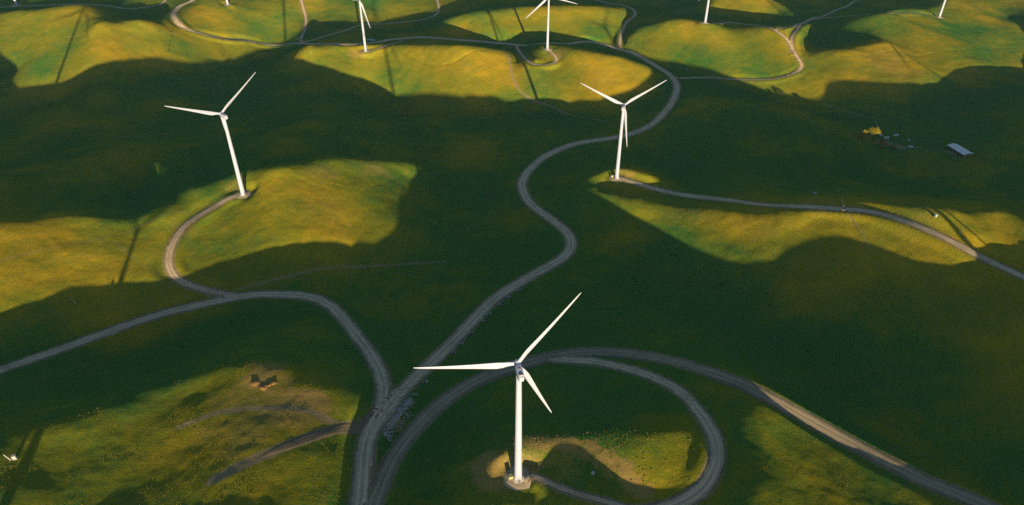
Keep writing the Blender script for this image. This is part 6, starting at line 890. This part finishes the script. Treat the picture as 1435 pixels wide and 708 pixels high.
fence([(1172, 265), (1177, 277), (1182, 288)], 'wire fence running uphill from the cattle grid')
fence([(1190, 299), (1203, 319), (1222, 352)], 'wire fence running downhill from the cattle grid')

# ------------------------------------------------------------------ cattle
def cow():
    root = empty('cow', (0, 0, 0)); b = MB()
    sec = [(-1.05, .16, 1.28, .22), (-.95, .30, 1.15, .36), (-.5, .36, 1.08, .42), (0, .40, 1.02, .44), (.5, .36, 1.06, .44), (.82, .26, 1.14, .36), (1.05, .17, 1.05, .24), (1.3, .14, .82, .18), (1.42, .15, .62, .17), (1.6, .11, .42, .13), (1.72, .07, .33, .08)]
    b.loft([[(x, ry * math.cos(a), zc + rz * math.sin(a)) for a in np.arange(10) * 2 * math.pi / 10] for x, ry, zc, rz in sec])
    for x, s in ((-.82, -1), (-.82, 1), (.66, -1), (.66, 1)):
        b.loft([[(x + dx + r * math.cos(a), s * .22 + r * math.sin(a), z) for a in np.arange(7) * 2 * math.pi / 7] for z, r, dx in ((-.05, .07, 0), (.1, .06, 0), (.45, .06, .03 if x > 0 else -.06), (.75, .11, 0), (1.0, .17, .04))])
    b.tube((-1.05, 0, 1.4), (-1.2, 0, .6), .04, .03, 5)
    for s in (-1, 1): b.tube((1.42, s * .1, .72), (1.42, s * .32, .76), .06, .02, 5)
    o = b.build('body', M['cow'], root, smooth=True)
    return root
COWS = [((659,34),(667,37),(657,41),(682,34)), ((240,45),(241,51),(238,58),(237,65),(236,71)), ((946,359),(889,389),(909,389)), ((1079,428),(1010,400),(1131,493))]
CL = [['%s of four black cows left of the top centre turbine' % w for w in ('upper left one', 'middle one', 'lower left one', 'right one')],
      ['%s black cow in the file crossing the far left sunlit slope' % w for w in ('topmost', 'second from the top', 'middle', 'second from the bottom', 'lowest')],
      ['black cow in the shade below the right hill, nearest to its sunlit edge', 'left one of two black cows in the shade right of the main road bend', 'right one of two black cows in the shade right of the main road bend'],
      ['black cow in deep shade below the lowest dip of the sunlit right hill', 'black cow in the shade just below the left part of the right hill', 'lone black cow in deep shade above the ridge road']]
CG = ['black cows on the sunlit field', 'black cows walking in file', 'black cows in the middle valley', 'black cows in the right valley']
c0 = None
for grp, labs, gn in zip(COWS, CL, CG):
    for (px, py), lab in zip(grp, labs):
        if c0 is None: c0 = cow(); o = c0
        else: o = copy_tree(c0)
        o.location = tuple(at(px, py)); o.rotation_euler = (0, 0, rng.uniform(0, 6.28)); o.scale = (1.1, 1.1, 1.1)
        tag(o, lab, 'cow', gn)

# ------------------------------------------------------------------ evening haze
b = MB(); b.box((0, 2000, (HAZE_LO + HAZE_HI) / 2), (18400, 14400, HAZE_HI - HAZE_LO))
hz = b.build('haze', M['grass']); hz.data.materials.clear()
m = bpy.data.materials.new('haze_air'); m.use_nodes = True; nt = m.node_tree; nt.nodes.clear()
out = nt.nodes.new('ShaderNodeOutputMaterial'); pv = nt.nodes.new('ShaderNodeVolumePrincipled')
pv.inputs['Color'].default_value = (.35, .65, 1, 1); pv.inputs['Density'].default_value = HAZE_D; pv.inputs['Anisotropy'].default_value = 0.0
nt.links.new(pv.outputs[0], out.inputs['Volume']); hz.data.materials.append(m)
tag(hz, 'thin blue evening haze over the hills', 'haze', kind='stuff')
